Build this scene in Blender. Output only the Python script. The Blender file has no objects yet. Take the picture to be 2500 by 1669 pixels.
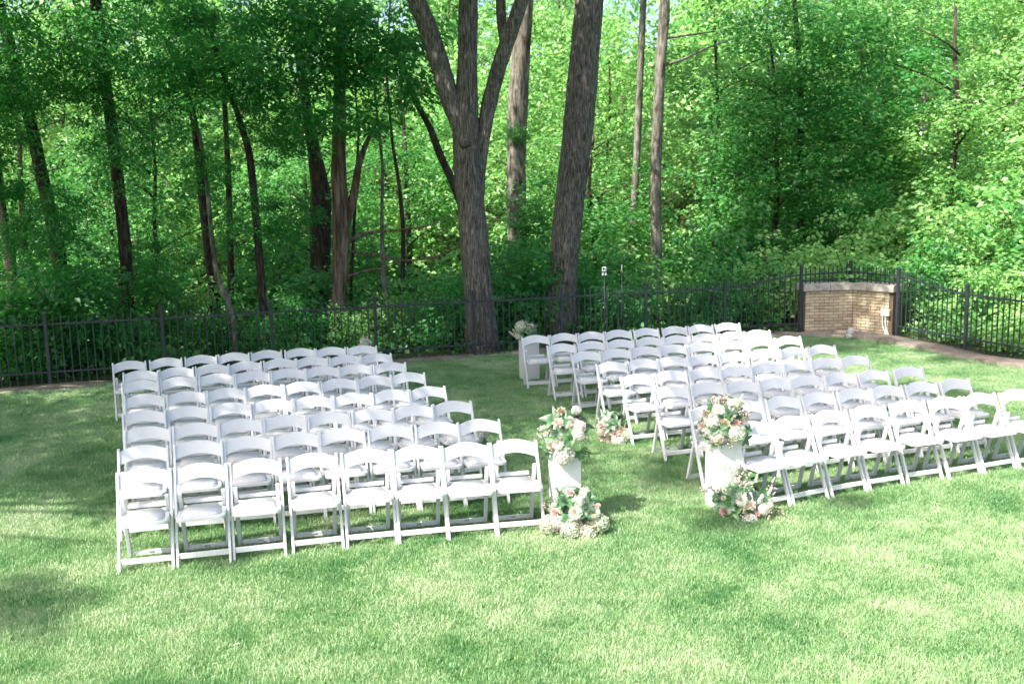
import bpy, bmesh, math, random
import numpy as np
from mathutils import Vector, Matrix
random.seed(7); rng = np.random.default_rng(7)
S = bpy.context.scene
COL = S.collection

# ------------------------------------------------------------------ camera, light, exposure
cd = bpy.data.cameras.new('camera'); cam = bpy.data.objects.new('camera', cd); COL.objects.link(cam)
cd.sensor_width = 36.0; cd.lens = 35.72; cd.clip_start = 0.05; cd.clip_end = 1500
cam.matrix_world = Matrix(((0.999787, 0.020649, 0.0, 0.0), (-0.003128, 0.151435, -0.988462, 0.0),
                           (-0.020411, 0.988252, 0.151467, 3.0936), (0, 0, 0, 1)))
cd.dof.use_dof = True; cd.dof.focus_distance = 10.0; cd.dof.aperture_fstop = 3.6
S.camera = cam

SUN_TO = Vector((-0.49, -0.43, 0.758)).normalized()          # towards the sun: left of and behind the camera
W = bpy.data.worlds.new('World'); S.world = W; W.use_nodes = True
wn = W.node_tree.nodes; wl = W.node_tree.links
bg = wn['Background']; sky = wn.new('ShaderNodeTexSky'); sky.sky_type = 'NISHITA'; sky.sun_disc = False
sky.sun_elevation = math.asin(SUN_TO.z); sky.sun_rotation = math.atan2(SUN_TO.x, SUN_TO.y)
sky.air_density = 0.8; sky.dust_density = 3.5; sky.ozone_density = 0.4
wl.new(sky.outputs[0], bg.inputs[0]); bg.inputs[1].default_value = 0.15
sl = bpy.data.lights.new('sun', 'SUN'); so = bpy.data.objects.new('sun', sl); COL.objects.link(so)
sl.energy = 4.2; sl.angle = math.radians(0.53); sl.color = (1.0, 0.95, 0.87)
so.rotation_euler = SUN_TO.to_track_quat('Z', 'Y').to_euler(); so.location = (-20, -18, 30)
S.view_settings.view_transform = 'Standard'; S.view_settings.look = 'None'
S.view_settings.exposure = 1.34; S.view_settings.gamma = 1.0; S.view_settings.use_curve_mapping = False
try:
    S.cycles.max_bounces = 8; S.cycles.diffuse_bounces = 4; S.cycles.transmission_bounces = 5; S.cycles.transparent_max_bounces = 4
except Exception: pass

# ------------------------------------------------------------------ materials
def mat(name):
    m = bpy.data.materials.new(name); m.use_nodes = True; nt = m.node_tree; nt.nodes.clear()
    out = nt.nodes.new('ShaderNodeOutputMaterial'); return m, nt, out
def N(nt, kind, **kw):
    n = nt.nodes.new(kind)
    for k, v in kw.items():
        if k in n.inputs: n.inputs[k].default_value = v
        else: setattr(n, k, v)
    return n
def ramp(nt, src, stops):
    r = nt.nodes.new('ShaderNodeValToRGB'); el = r.color_ramp.elements
    while len(el) > 1: el.remove(el[0])
    el[0].position = stops[0][0]; el[0].color = (*stops[0][1], 1)
    for p, c in stops[1:]:
        e = el.new(p); e.color = (*c, 1)
    nt.links.new(src, r.inputs[0]); return r.outputs[0]
def mixc(nt, fac, a, b, mode='MIX'):
    m = nt.nodes.new('ShaderNodeMix'); m.data_type = 'RGBA'; m.blend_type = mode
    for s, v in ((m.inputs[0], fac), (m.inputs[6], a), (m.inputs[7], b)):
        if isinstance(v, (int, float)): s.default_value = v
        elif isinstance(v, tuple): s.default_value = (*v, 1)
        else: nt.links.new(v, s)
    return m.outputs[2]
def noise(nt, scale, detail=3.0, rough=0.55, vec=None, dist=0.0):
    n = N(nt, 'ShaderNodeTexNoise'); n.inputs['Scale'].default_value = scale; n.inputs['Detail'].default_value = detail
    n.inputs['Roughness'].default_value = rough; n.inputs['Distortion'].default_value = dist
    if vec is not None: nt.links.new(vec, n.inputs['Vector'])
    return n.outputs['Fac']
def coords(nt, kind='Object', scale=None):
    if kind == 'World': v = nt.nodes.new('ShaderNodeNewGeometry').outputs['Position']
    else: v = nt.nodes.new('ShaderNodeTexCoord').outputs[kind]
    if scale:
        mp = nt.nodes.new('ShaderNodeMapping'); mp.inputs['Scale'].default_value = scale
        nt.links.new(v, mp.inputs[0]); v = mp.outputs[0]
    return v
def bump(nt, h, strength, dist):
    b = nt.nodes.new('ShaderNodeBump'); b.inputs['Strength'].default_value = strength; b.inputs['Distance'].default_value = dist
    nt.links.new(h, b.inputs['Height']); return b.outputs[0]
def pbr(nt, out, color, rough=0.6, spec=0.5, nrm=None, metallic=0.0, sss=None):
    p = nt.nodes.new('ShaderNodeBsdfPrincipled')
    if isinstance(color, tuple): p.inputs['Base Color'].default_value = (*color, 1)
    else: nt.links.new(color, p.inputs['Base Color'])
    if isinstance(rough, float): p.inputs['Roughness'].default_value = rough
    else: nt.links.new(rough, p.inputs['Roughness'])
    p.inputs['Specular IOR Level'].default_value = spec; p.inputs['Metallic'].default_value = metallic
    if nrm is not None: nt.links.new(nrm, p.inputs['Normal'])
    nt.links.new(p.outputs[0], out.inputs[0]); return p
def leafy(name, dark, light, trans, tscale=1.0, tfac=0.42, world_scale=0.6, gloss=0.035, yellow=None):
    """leaf: diffuse + translucent + a little gloss, colour varied leaf by leaf and clump by clump"""
    m, nt, out = mat(name)
    g = nt.nodes.new('ShaderNodeNewGeometry')
    nz = noise(nt, world_scale, 2.0, 0.6, g.outputs['Position'])
    a = nt.nodes.new('ShaderNodeMath'); a.operation = 'MULTIPLY_ADD'; nt.links.new(g.outputs['Random Per Island'], a.inputs[0])
    a.inputs[1].default_value = 0.55; nt.links.new(nz, a.inputs[2])
    b = nt.nodes.new('ShaderNodeMath'); b.operation = 'SUBTRACT'; nt.links.new(a.outputs[0], b.inputs[0]); b.inputs[1].default_value = 0.27
    c = ramp(nt, b.outputs[0], [(0.2, dark), (0.75, light)] + ([(0.97, yellow)] if yellow else []))
    d = nt.nodes.new('ShaderNodeBsdfDiffuse'); nt.links.new(c, d.inputs[0])
    t = nt.nodes.new('ShaderNodeBsdfTranslucent')
    tc = mixc(nt, 0.6, c, trans); nt.links.new(tc, t.inputs[0])
    mx = nt.nodes.new('ShaderNodeMixShader'); mx.inputs[0].default_value = tfac
    nt.links.new(d.outputs[0], mx.inputs[1]); nt.links.new(t.outputs[0], mx.inputs[2])
    gl = nt.nodes.new('ShaderNodeBsdfGlossy'); gl.inputs['Roughness'].default_value = 0.42
    m2 = nt.nodes.new('ShaderNodeMixShader'); m2.inputs[0].default_value = gloss
    nt.links.new(mx.outputs[0], m2.inputs[1]); nt.links.new(gl.outputs[0], m2.inputs[2])
    nt.links.new(m2.outputs[0], out.inputs[0]); return m

M = {}
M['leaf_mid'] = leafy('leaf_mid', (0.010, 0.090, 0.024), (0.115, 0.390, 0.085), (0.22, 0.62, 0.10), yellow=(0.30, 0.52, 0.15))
M['leaf_shaded'] = leafy('leaf_shaded', (0.010, 0.090, 0.022), (0.075, 0.320, 0.065), (0.16, 0.62, 0.09), tfac=0.5)  # darker leaf green for the near foliage, its shade put into the colour
M['leaf_sunlit'] = leafy('leaf_sunlit', (0.050, 0.215, 0.045), (0.290, 0.550, 0.150), (0.40, 0.70, 0.17), yellow=(0.55, 0.65, 0.30))  # paler leaf green for far and right foliage, sunlight put into the colour
M['leaf_bouquet'] = leafy('leaf_bouquet', (0.030, 0.11, 0.035), (0.09, 0.25, 0.08), (0.06, 0.25, 0.05), gloss=0.10, world_scale=9)
M['leaf_fresh'] = leafy('leaf_fresh', (0.05, 0.20, 0.03), (0.09, 0.30, 0.05), (0.15, 0.45, 0.05), gloss=0.08)
M['leaf_grey'] = leafy('leaf_grey', (0.05, 0.10, 0.06), (0.10, 0.17, 0.10), (0.10, 0.2, 0.09))

def grass_material():
    m, nt, out = mat('grass_blade')
    g = nt.nodes.new('ShaderNodeNewGeometry')
    n1 = noise(nt, 0.9, 5.0, 0.68, g.outputs['Position']); n2 = noise(nt, 4.5, 3.0, 0.6, g.outputs['Position'])
    a = nt.nodes.new('ShaderNodeMath'); a.operation = 'MULTIPLY_ADD'; nt.links.new(n1, a.inputs[0]); a.inputs[1].default_value = 1.45
    h_ = nt.nodes.new('ShaderNodeMath'); h_.operation = 'MULTIPLY'; nt.links.new(n2, h_.inputs[0]); h_.inputs[1].default_value = 0.5; nt.links.new(h_.outputs[0], a.inputs[2])
    b = nt.nodes.new('ShaderNodeMath'); b.operation = 'MULTIPLY_ADD'; nt.links.new(g.outputs['Random Per Island'], b.inputs[0])
    b.inputs[1].default_value = 0.34; nt.links.new(a.outputs[0], b.inputs[2])
    c = ramp(nt, (lambda s: s.outputs[0])(_sub(nt, b.outputs[0], 0.62)),
             [(0.16, (0.050, 0.200, 0.060)), (0.38, (0.190, 0.375, 0.140)), (0.62, (0.390, 0.535, 0.280)), (0.90, (0.60, 0.64, 0.44))])
    d = nt.nodes.new('ShaderNodeBsdfDiffuse'); nt.links.new(c, d.inputs[0])
    t = nt.nodes.new('ShaderNodeBsdfTranslucent'); nt.links.new(mixc(nt, 0.35, c, (0.30, 0.60, 0.14)), t.inputs[0])
    mx = nt.nodes.new('ShaderNodeMixShader'); mx.inputs[0].default_value = 0.35
    nt.links.new(d.outputs[0], mx.inputs[1]); nt.links.new(t.outputs[0], mx.inputs[2])
    gl = nt.nodes.new('ShaderNodeBsdfGlossy'); gl.inputs['Roughness'].default_value = 0.5
    m2 = nt.nodes.new('ShaderNodeMixShader'); m2.inputs[0].default_value = 0.05
    nt.links.new(mx.outputs[0], m2.inputs[1]); nt.links.new(gl.outputs[0], m2.inputs[2])
    nt.links.new(m2.outputs[0], out.inputs[0]); return m
def _sub(nt, s, v):
    n = nt.nodes.new('ShaderNodeMath'); n.operation = 'SUBTRACT'; nt.links.new(s, n.inputs[0]); n.inputs[1].default_value = v; return n
M['grass'] = grass_material()

def soil_material(name, c0, c1, c2, scale=6.0, bs=0.6):
    m, nt, out = mat(name); v = coords(nt, 'World')
    n1 = noise(nt, scale, 6.0, 0.65, v); n2 = noise(nt, scale * 9, 4.0, 0.7, v)
    c = ramp(nt, n1, [(0.3, c0), (0.52, c1), (0.72, c2)])
    c = mixc(nt, 0.5, c, ramp(nt, n2, [(0.35, (0.45, 0.45, 0.45)), (0.65, (1.2, 1.2, 1.2))]), 'MULTIPLY')
    pbr(nt, out, c, 0.95, 0.15, bump(nt, n2, bs, 0.02)); return m
M['lawn_soil'] = soil_material('lawn_soil', (0.045, 0.12, 0.03), (0.08, 0.19, 0.05), (0.15, 0.24, 0.09), 3.0)
M['forest_soil'] = soil_material('forest_soil', (0.020, 0.040, 0.012), (0.050, 0.070, 0.025), (0.10, 0.12, 0.05), 1.3)
M['dirt'] = soil_material('dirt', (0.14, 0.115, 0.09), (0.23, 0.195, 0.16), (0.33, 0.285, 0.24), 2.5, 0.5)

def bark(name, c0, c1, c2, patch=None, zs=0.16, freq=26.0):
    m, nt, out = mat(name)
    v = coords(nt, 'Object', (1, 1, zs)); v2 = coords(nt, 'Object')
    n1 = noise(nt, freq, 6.0, 0.7, v, 0.6); n2 = noise(nt, 2.2, 4.0, 0.6, v2)
    c = ramp(nt, n1, [(0.36, c0), (0.5, c1), (0.66, c2)])
    c = mixc(nt, 0.45, c, ramp(nt, n2, [(0.3, (0.55, 0.55, 0.55)), (0.7, (1.25, 1.22, 1.18))]), 'MULTIPLY')
    if patch:
        n3 = noise(nt, 1.6, 5.0, 0.65, coords(nt, 'Object', (1.8, 1.8, 0.45)), 0.8)
        c = mixc(nt, ramp(nt, n3, [(0.56, (0, 0, 0)), (0.66, (1, 1, 1))]), c, patch)
    pbr(nt, out, c, 0.92, 0.2, bump(nt, n1, 1.0, 0.035)); return m
M['bark_grey'] = bark('bark_grey', (0.026, 0.023, 0.020), (0.135, 0.122, 0.103), (0.33, 0.305, 0.265), None, 0.12, 42.0)
M['bark_brown'] = bark('bark_brown', (0.018, 0.014, 0.011), (0.062, 0.048, 0.037), (0.14, 0.112, 0.088))
M['bark_pale'] = bark('bark_pale', (0.05, 0.045, 0.036), (0.18, 0.165, 0.135), (0.33, 0.31, 0.27), (0.07, 0.05, 0.035), 0.25, 12)
M['bark_dead'] = bark('bark_dead', (0.05, 0.035, 0.025), (0.20, 0.145, 0.105), (0.38, 0.30, 0.24), (0.17, 0.075, 0.035), 0.10, 15)

def white_plastic():
    m, nt, out = mat('white_resin'); v = coords(nt, 'World'); o = nt.nodes.new('ShaderNodeObjectInfo')
    n1 = noise(nt, 7.0, 5.0, 0.65, v); n2 = noise(nt, 60.0, 3.0, 0.6, v)
    c = ramp(nt, n1, [(0.28, (0.56, 0.55, 0.53)), (0.40, (0.655, 0.658, 0.66)), (0.7, (0.675, 0.678, 0.68))])
    pbr(nt, out, c, 0.42, 0.45, bump(nt, n2, 0.12, 0.002)); return m
M['resin'] = white_plastic()
def vinyl():
    m, nt, out = mat('white_vinyl'); v = coords(nt, 'World')
    n1 = noise(nt, 12.0, 4.0, 0.6, v); n2 = noise(nt, 25.0, 3.0, 0.6, v)
    c = ramp(nt, n1, [(0.3, (0.60, 0.59, 0.58)), (0.6, (0.66, 0.655, 0.665))])
    pbr(nt, out, c, 0.38, 0.5, bump(nt, n2, 0.25, 0.006)); return m
M['vinyl'] = vinyl()
def plain(name, c, rough=0.5, spec=0.5, ns=20.0, amp=0.12, bs=0.1, metallic=0.0):
    m, nt, out = mat(name); v = coords(nt, 'Object'); n1 = noise(nt, ns, 4.0, 0.6, v)
    lo = tuple(x * (1 - amp) for x in c); hi = tuple(min(1, x * (1 + amp)) for x in c)
    pbr(nt, out, ramp(nt, n1, [(0.3, lo), (0.7, hi)]), rough, spec, bump(nt, n1, bs, 0.003), metallic); return m
M['foot'] = plain('foot_cap', (0.62, 0.61, 0.58), 0.7)
M['slot'] = plain('latch_grey', (0.30, 0.30, 0.31), 0.5)
M['plinth'] = plain('painted_board', (0.66, 0.66, 0.65), 0.55, 0.35, 3.0, 0.03)
M['iron'] = plain('black_iron', (0.030, 0.036, 0.046), 0.40, 0.5, 14.0, 0.3, 0.25)
M['coping'] = plain('limestone', (0.36, 0.33, 0.29), 0.9, 0.2, 9.0, 0.35, 0.8)
M['mortar'] = plain('mortar', (0.11, 0.085, 0.06), 0.95, 0.1, 30.0, 0.3, 0.6)
M['concrete'] = plain('kerb_stone', (0.36, 0.29, 0.225), 0.95, 0.15, 5.0, 0.35, 0.8)
M['pvc'] = plain('grey_conduit', (0.55, 0.56, 0.55), 0.5)
M['white_box'] = plain('white_metal_box', (0.68, 0.72, 0.70), 0.5)
M['box_cream'] = plain('cream_box', (0.62, 0.55, 0.40), 0.6)
M['lens'] = plain('dark_lens', (0.02, 0.03, 0.05), 0.15)
def brick_mat():
    m, nt, out = mat('buff_brick'); o = nt.nodes.new('ShaderNodeObjectInfo'); v = coords(nt, 'World')
    c = ramp(nt, o.outputs['Random'], [(0.0, (0.42, 0.33, 0.22)), (0.35, (0.52, 0.43, 0.30)), (0.7, (0.58, 0.49, 0.35)), (0.92, (0.52, 0.41, 0.30)), (1.0, (0.38, 0.26, 0.18))])
    n = noise(nt, 30, 5, .65, v)
    c = mixc(nt, 0.5, c, ramp(nt, n, [(0.3, (0.7, 0.7, 0.7)), (0.7, (1.15, 1.15, 1.15))]), 'MULTIPLY')
    pbr(nt, out, c, 0.9, 0.2, bump(nt, n, 0.6, 0.006)); return m
M['brick'] = brick_mat()
def petal(name, c0, c1, tf=0.3):
    m, nt, out = mat(name); g = nt.nodes.new('ShaderNodeNewGeometry')
    c = ramp(nt, g.outputs['Random Per Island'], [(0.0, c0), (1.0, c1)])
    d = nt.nodes.new('ShaderNodeBsdfDiffuse'); t = nt.nodes.new('ShaderNodeBsdfTranslucent'); nt.links.new(c, d.inputs[0]); nt.links.new(c, t.inputs[0])
    mx = nt.nodes.new('ShaderNodeMixShader'); mx.inputs[0].default_value = tf
    nt.links.new(d.outputs[0], mx.inputs[1]); nt.links.new(t.outputs[0], mx.inputs[2]); nt.links.new(mx.outputs[0], out.inputs[0]); return m
M['p_white'] = petal('petal_white', (0.62, 0.62, 0.52), (0.80, 0.78, 0.72))
M['p_green'] = petal('petal_green_white', (0.48, 0.55, 0.38), (0.70, 0.72, 0.58))
M['p_cream'] = petal('petal_cream', (0.66, 0.56, 0.42), (0.78, 0.71, 0.60))
M['p_blush'] = petal('petal_blush', (0.76, 0.62, 0.56), (0.84, 0.76, 0.71))
M['p_peach'] = petal('petal_peach', (0.78, 0.66, 0.57), (0.84, 0.76, 0.69))
M['p_pink'] = petal('petal_pink', (0.79, 0.50, 0.49), (0.86, 0.67, 0.64))
M['p_mauve'] = petal('petal_mauve', (0.55, 0.43, 0.39), (0.74, 0.63, 0.58))
M['p_brown'] = petal('dried_bud', (0.42, 0.31, 0.22), (0.64, 0.51, 0.41))
M['p_yellow'] = petal('flower_eye', (0.55, 0.45, 0.12), (0.65, 0.55, 0.2))
M['stem'] = plain('flower_stem', (0.05, 0.13, 0.04), 0.6)

# ------------------------------------------------------------------ mesh helpers
class MB:
    def __init__(s): s.v = []; s.f = []; s.mi = []; s.n = 0
    def add(s, v, f, mi=0):
        v = np.asarray(v, float).reshape(-1, 3); s.v.append(v)
        for q in f: s.f.append(tuple(int(i) + s.n for i in q)); s.mi.append(mi)
        s.n += len(v)
    def box(s, c, size, R=None, mi=0, ch=0.0):
        hx, hy, hz = (d / 2 for d in size)
        if ch <= 0:
            v = np.array([(x, y, z) for x in (-hx, hx) for y in (-hy, hy) for z in (-hz, hz)])
            f = [(0, 1, 3, 2), (4, 6, 7, 5), (0, 4, 5, 1), (2, 3, 7, 6), (0, 2, 6, 4), (1, 5, 7, 3)]
        else:
            bm = bmesh.new(); bmesh.ops.create_cube(bm, size=1.0)
            for w in bm.verts: w.co = Vector((w.co.x * size[0], w.co.y * size[1], w.co.z * size[2]))
            bmesh.ops.bevel(bm, geom=bm.edges[:], offset=ch, segments=1, affect='EDGES')
            bm.verts.ensure_lookup_table(); bm.verts.index_update()
            v = np.array([w.co[:] for w in bm.verts]); f = [[w.index for w in q.verts] for q in bm.faces]; bm.free()
        if R is not None: v = v @ np.array(R).T
        s.add(v + np.array(c), f, mi)
    def bar(s, a, b, wx, wy, mi=0, ch=0.0, up=(1, 0, 0)):
        """box section bar from a to b; wx measured along `up`"""
        a = Vector(a); b = Vector(b); d = (b - a); L = d.length; d.normalize(); x = Vector(up); x = (x - d * x.dot(d)).normalized(); y = d.cross(x)
        R = Matrix((x, y, d)).transposed(); s.box((a + b) / 2, (wx, wy, L), R, mi, ch)
    def tube(s, pts, rads, n=8, mi=0, cap=True, ridge=0.0, seed=0):
        pts = [Vector(p) for p in pts]; rr = np.random.default_rng(seed); V = []; m = len(pts)
        ref = Vector((1, 0, 0)); prof = 1 + ridge * (rr.random(n) - 0.5)
        for i, p in enumerate(pts):
            d = (pts[min(i + 1, m - 1)] - pts[max(i - 1, 0)]).normalized()
            x = (ref - d * ref.dot(d))
            if x.length < 1e-4: x = Vector((0, 1, 0)) - d * d.y
            x.normalize(); y = d.cross(x); ref = x
            if ridge: prof = np.clip(prof + ridge * 0.35 * (rr.random(n) - 0.5), 1 - ridge, 1 + ridge)
            for k in range(n):
                t = 2 * math.pi * k / n; V.append(p + (x * math.cos(t) + y * math.sin(t)) * (rads[i] * prof[k]))
        F = [(i * n + k, i * n + (k + 1) % n, (i + 1) * n + (k + 1) % n, (i + 1) * n + k) for i in range(m - 1) for k in range(n)]
        if cap: F.append(tuple(range(n - 1, -1, -1))); F.append(tuple((m - 1) * n + k for k in range(n)))
        s.add([tuple(q) for q in V], F, mi)
    def mesh(s, name, mats, smooth=False):
        me = bpy.data.meshes.new(name)
        me.from_pydata(np.concatenate(s.v).tolist() if s.v else [], [], s.f)
        for m in (mats if isinstance(mats, (list, tuple)) else [mats]): me.materials.append(m)
        me.polygons.foreach_set('material_index', s.mi)
        if smooth: me.polygons.foreach_set('use_smooth', [True] * len(s.f))
        me.update(); return me
def link(name, me, parent=None, loc=(0, 0, 0), rot=(0, 0, 0), sc=(1, 1, 1)):
    o = bpy.data.objects.new(name, me); COL.objects.link(o)
    if parent is not None: o.parent = parent
    o.location = loc; o.rotation_euler = rot
    o.scale = sc if hasattr(sc, '__len__') else (sc, sc, sc); return o
def thing(name, label, cat, loc=(0, 0, 0), rz=0.0, group=None, me=None):
    o = bpy.data.objects.new(name, me); COL.objects.link(o); o.location = loc; o.rotation_euler = (0, 0, rz)
    o['label'] = label; o['category'] = cat
    if group: o['group'] = group
    return o
def quads_mesh(name, V, nper, faces, material):
    """V (k,nper,3) repeated small pieces -> one mesh, fast"""
    k = len(V); f = np.asarray(faces, dtype=np.int32); me = bpy.data.meshes.new(name)
    idx = (f[None] + (np.arange(k, dtype=np.int32) * nper)[:, None, None]).reshape(-1)
    me.vertices.add(k * nper); me.vertices.foreach_set('co', V.reshape(-1).astype(np.float32))
    me.loops.add(len(idx)); me.loops.foreach_set('vertex_index', idx)
    npoly = k * len(f); me.polygons.add(npoly)
    me.polygons.foreach_set('loop_start', np.arange(npoly, dtype=np.int32) * f.shape[1])
    me.polygons.foreach_set('loop_total', np.full(npoly, f.shape[1], dtype=np.int32))
    me.materials.append(material); me.update(calc_edges=True); return me

# ------------------------------------------------------------------ the setting: terrain, lawn, border
FL = lambda x: 18.765 + 0.291 * x                                      # the straight fence line behind the lawn
def smooth(a, b, x):
    t = np.clip((x - a) / (b - a), 0, 1); return t * t * (3 - 2 * t)
def terrain_z(x, y):
    x = np.asarray(x, float); y = np.asarray(y, float)
    d = np.where(x < 6, y - FL(x), np.maximum(y - 20.4, (x - 7.7) * 0.86 + (y - 19.8) * 0.5 - 0.2))
    dip = -1.3 * smooth(0.2, 8, d) * (1 - smooth(2, 9, x))
    rise = 0.22 * np.maximum(d - 15, 0) * smooth(12, 28, d) * (1 - 0.55 * smooth(60, 160, d))
    bank = 0.10 * np.maximum(d - 0.6, 0) * smooth(3, 9, x) * (1 - smooth(8, 20, d)) + 1.0 * smooth(4, 12, x) * smooth(6, 18, d)
    return dip + rise + bank + 0.10 * np.sin(x * 0.7) * np.cos(y * 0.5) * smooth(1, 5, d)
def grid_mesh(name, xs, ys, material):
    X, Y = np.meshgrid(xs, ys); Z = terrain_z(X, Y) - 0.012
    V = np.stack([X, Y, Z], -1).reshape(-1, 3); nx = len(xs)
    F = [(j * nx + i, j * nx + i + 1, (j + 1) * nx + i + 1, (j + 1) * nx + i) for j in range(len(ys) - 1) for i in range(nx - 1)]
    mb = MB(); mb.add(V, F); return mb.mesh(name, material, True)
xs = np.concatenate([np.linspace(-400, -40, 14), np.linspace(-36, 40, 96), np.linspace(46, 400, 14)])
ys = np.concatenate([np.linspace(-60, 10, 8), np.linspace(12, 70, 78), np.linspace(75, 500, 20)])
terrain = link('woodland_ground', grid_mesh('woodland_ground', xs, ys, M['forest_soil'])); terrain['kind'] = 'structure'

EDGE = [(-24, 10.5), (-14, 13.85), (-8.12, 15.79), (-5, 16.85), (-1.91, 17.84), (0.12, 18.53), (3, 19.4), (5.4, 20.16), (5.77, 19.93),
        (6.37, 19.80), (6.64, 19.64), (7.05, 19.08), (7.40, 18.1), (7.64, 17.1), (7.94, 16.49), (8.27, 16.1), (10.5, 13.4), (16, 8.5), (24, 1)]
def dense(pts, step=0.25, jit=0.0):
    out = []
    for a, b in zip(pts, pts[1:]):
        n = max(1, int(math.dist(a, b) / step))
        for i in range(n):
            t = i / n; out.append((a[0] + (b[0] - a[0]) * t + random.uniform(-jit, jit), a[1] + (b[1] - a[1]) * t + random.uniform(-jit, jit)))
    return out + [pts[-1]]
edge = dense(EDGE, 0.3, 0.02)
mb = MB(); nE = len(edge); yb = -12.0
mb.add([(x, y, 0.0) for x, y in edge] + [(x, yb, 0.0) for x, y in edge], [(i, i + nE, i + nE + 1, i + 1) for i in range(nE - 1)])
lawn = link('lawn', mb.mesh('lawn', M['lawn_soil'])); lawn['kind'] = 'structure'
# bare border between the lawn and the fence, a few cm high with a broken front edge
border_out = [(x, y + 0.62 + (0.15 if x > 5.9 else 0)) if x < 6.6 else (x + 0.62, y + 0.42) for x, y in edge]
mb = MB(); V = []
for (a, b), (c, d) in zip(edge, border_out):
    hh = 0.035 + 0.02 * math.sin(a * 3.1) + (0.045 if a > 5.2 else 0)
    V += [(a, b - 0.01, -0.02), (a + 0.02, b + 0.03, hh), ((a + c) / 2, (b + d) / 2, hh + 0.015 * math.sin(a * 5)), (c, d, hh * 0.6 - 0.01), (c, d + 0.05, -0.08)]
mb.add(V, [(5 * i + k, 5 * i + 5 + k, 5 * i + 6 + k, 5 * i + 1 + k) for i in range(nE - 1) for k in range(4)])
path = link('bare_border_path', mb.mesh('bare_border_path', M['dirt'], True)); path['kind'] = 'structure'

# grass: three tuft discs scattered over the lawn sheet
def tuft_verts(n, rad, hmin, hmax, seed):
    r = np.random.default_rng(seed); a = r.random(n) * 2 * np.pi; q = np.sqrt(r.random(n)) * rad
    bx = q * np.cos(a); by = q * np.sin(a); h = hmin + (hmax - hmin) * r.random(n) ** 1.6
    w = 0.0016 + 0.0017 * r.random(n); t = r.random(n) * 2 * np.pi
    cl = np.sin(bx * 21 + seed) + np.cos(by * 19 - seed); h = h * (1 + 0.22 * cl)
    lean = 0.36 * h * (0.35 + r.random(n)); la = r.random(n) * 2 * np.pi
    dx, dy = np.cos(t) * w, np.sin(t) * w; lx, ly = np.cos(la) * lean, np.sin(la) * lean
    z0 = np.full(n, -0.004)
    P = [np.stack([bx - dx, by - dy, z0], -1), np.stack([bx + dx, by + dy, z0], -1),
         np.stack([bx + lx * .4 + dx * .8, by + ly * .4 + dy * .8, h * .6], -1), np.stack([bx + lx * .4 - dx * .8, by + ly * .4 - dy * .8, h * .6], -1),
         np.stack([bx + lx * 1.25, by + ly * 1.25, h], -1)]
    return np.stack(P, 1)
tv = []; var = []
for k in range(3):
    t_ = tuft_verts(2500, 0.34, 0.016, 0.044, 11 + k); tv.append(t_); var += [k] * (len(t_) * 5)
TV = np.concatenate(tv); nb = len(TV)
me = bpy.data.meshes.new('grass')
me.from_pydata(TV.reshape(-1, 3).tolist(), [], [q for i in range(nb) for q in ((5 * i, 5 * i + 1, 5 * i + 2, 5 * i + 3), (5 * i + 3, 5 * i + 2, 5 * i + 4))])
at = me.attributes.new('tuft', 'INT', 'POINT'); at.data.foreach_set('value', var)
me.materials.append(M['grass']); me.update()
grass = thing('grass', 'short mown green lawn grass in front of the fence', 'grass', me=me); grass['kind'] = 'stuff'
gn = bpy.data.node_groups.new('scatter_grass', 'GeometryNodeTree')
gn.interface.new_socket('Geometry', in_out='INPUT', socket_type='NodeSocketGeometry'); gn.interface.new_socket('Geometry', in_out='OUTPUT', socket_type='NodeSocketGeometry')
G = gn.nodes; Lk = gn.links.new; gi = G.new('NodeGroupInput'); go = G.new('NodeGroupOutput')
oi = G.new('GeometryNodeObjectInfo'); oi.inputs['Object'].default_value = lawn
dp = G.new('GeometryNodeDistributePointsOnFaces'); dp.distribute_method = 'POISSON'; dp.inputs['Distance Min'].default_value = 0.21; dp.inputs['Density Max'].default_value = 40.0; dp.inputs['Seed'].default_value = 3; Lk(oi.outputs['Geometry'], dp.inputs['Mesh'])
# only where the picture and a step to its side can see it
pos = G.new('GeometryNodeInputPosition'); sx = G.new('ShaderNodeSeparateXYZ'); Lk(pos.outputs[0], sx.inputs[0])
def gm(op, a, b):
    n = G.new('ShaderNodeMath'); n.operation = op
    for s, v in ((n.inputs[0], a), (n.inputs[1], b)):
        if isinstance(v, (int, float)): s.default_value = v
        else: Lk(v, s)
    return n.outputs[0]
near = gm('GREATER_THAN', sx.outputs[1], 2.5); ax = gm('ABSOLUTE', sx.outputs[0], 0); inx = gm('LESS_THAN', ax, 14.0)
keep = gm('MULTIPLY', near, inx); drop = gm('SUBTRACT', 1.0, keep)
dg = G.new('GeometryNodeDeleteGeometry'); Lk(dp.outputs['Points'], dg.inputs['Geometry']); Lk(drop, dg.inputs['Selection'])
jn = G.new('GeometryNodeJoinGeometry'); na = G.new('GeometryNodeInputNamedAttribute'); na.data_type = 'INT'; na.inputs['Name'].default_value = 'tuft'
rv = G.new('FunctionNodeRandomValue'); rv.data_type = 'INT'; rv.inputs['Min'].default_value = 0
[i for i in rv.inputs if i.name == 'Min' and i.type == 'INT'][0].default_value = 0
[i for i in rv.inputs if i.name == 'Max' and i.type == 'INT'][0].default_value = 2
rvo = [o for o in rv.outputs if o.type == 'INT'][0]
rot = G.new('FunctionNodeRandomValue'); rot.data_type = 'FLOAT_VECTOR'
[i for i in rot.inputs if i.name == 'Max' and i.type == 'VECTOR'][0].default_value = (0, 0, 6.283)
roto = [o for o in rot.outputs if o.type == 'VECTOR'][0]
scl = G.new('FunctionNodeRandomValue'); scl.data_type = 'FLOAT'
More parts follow.
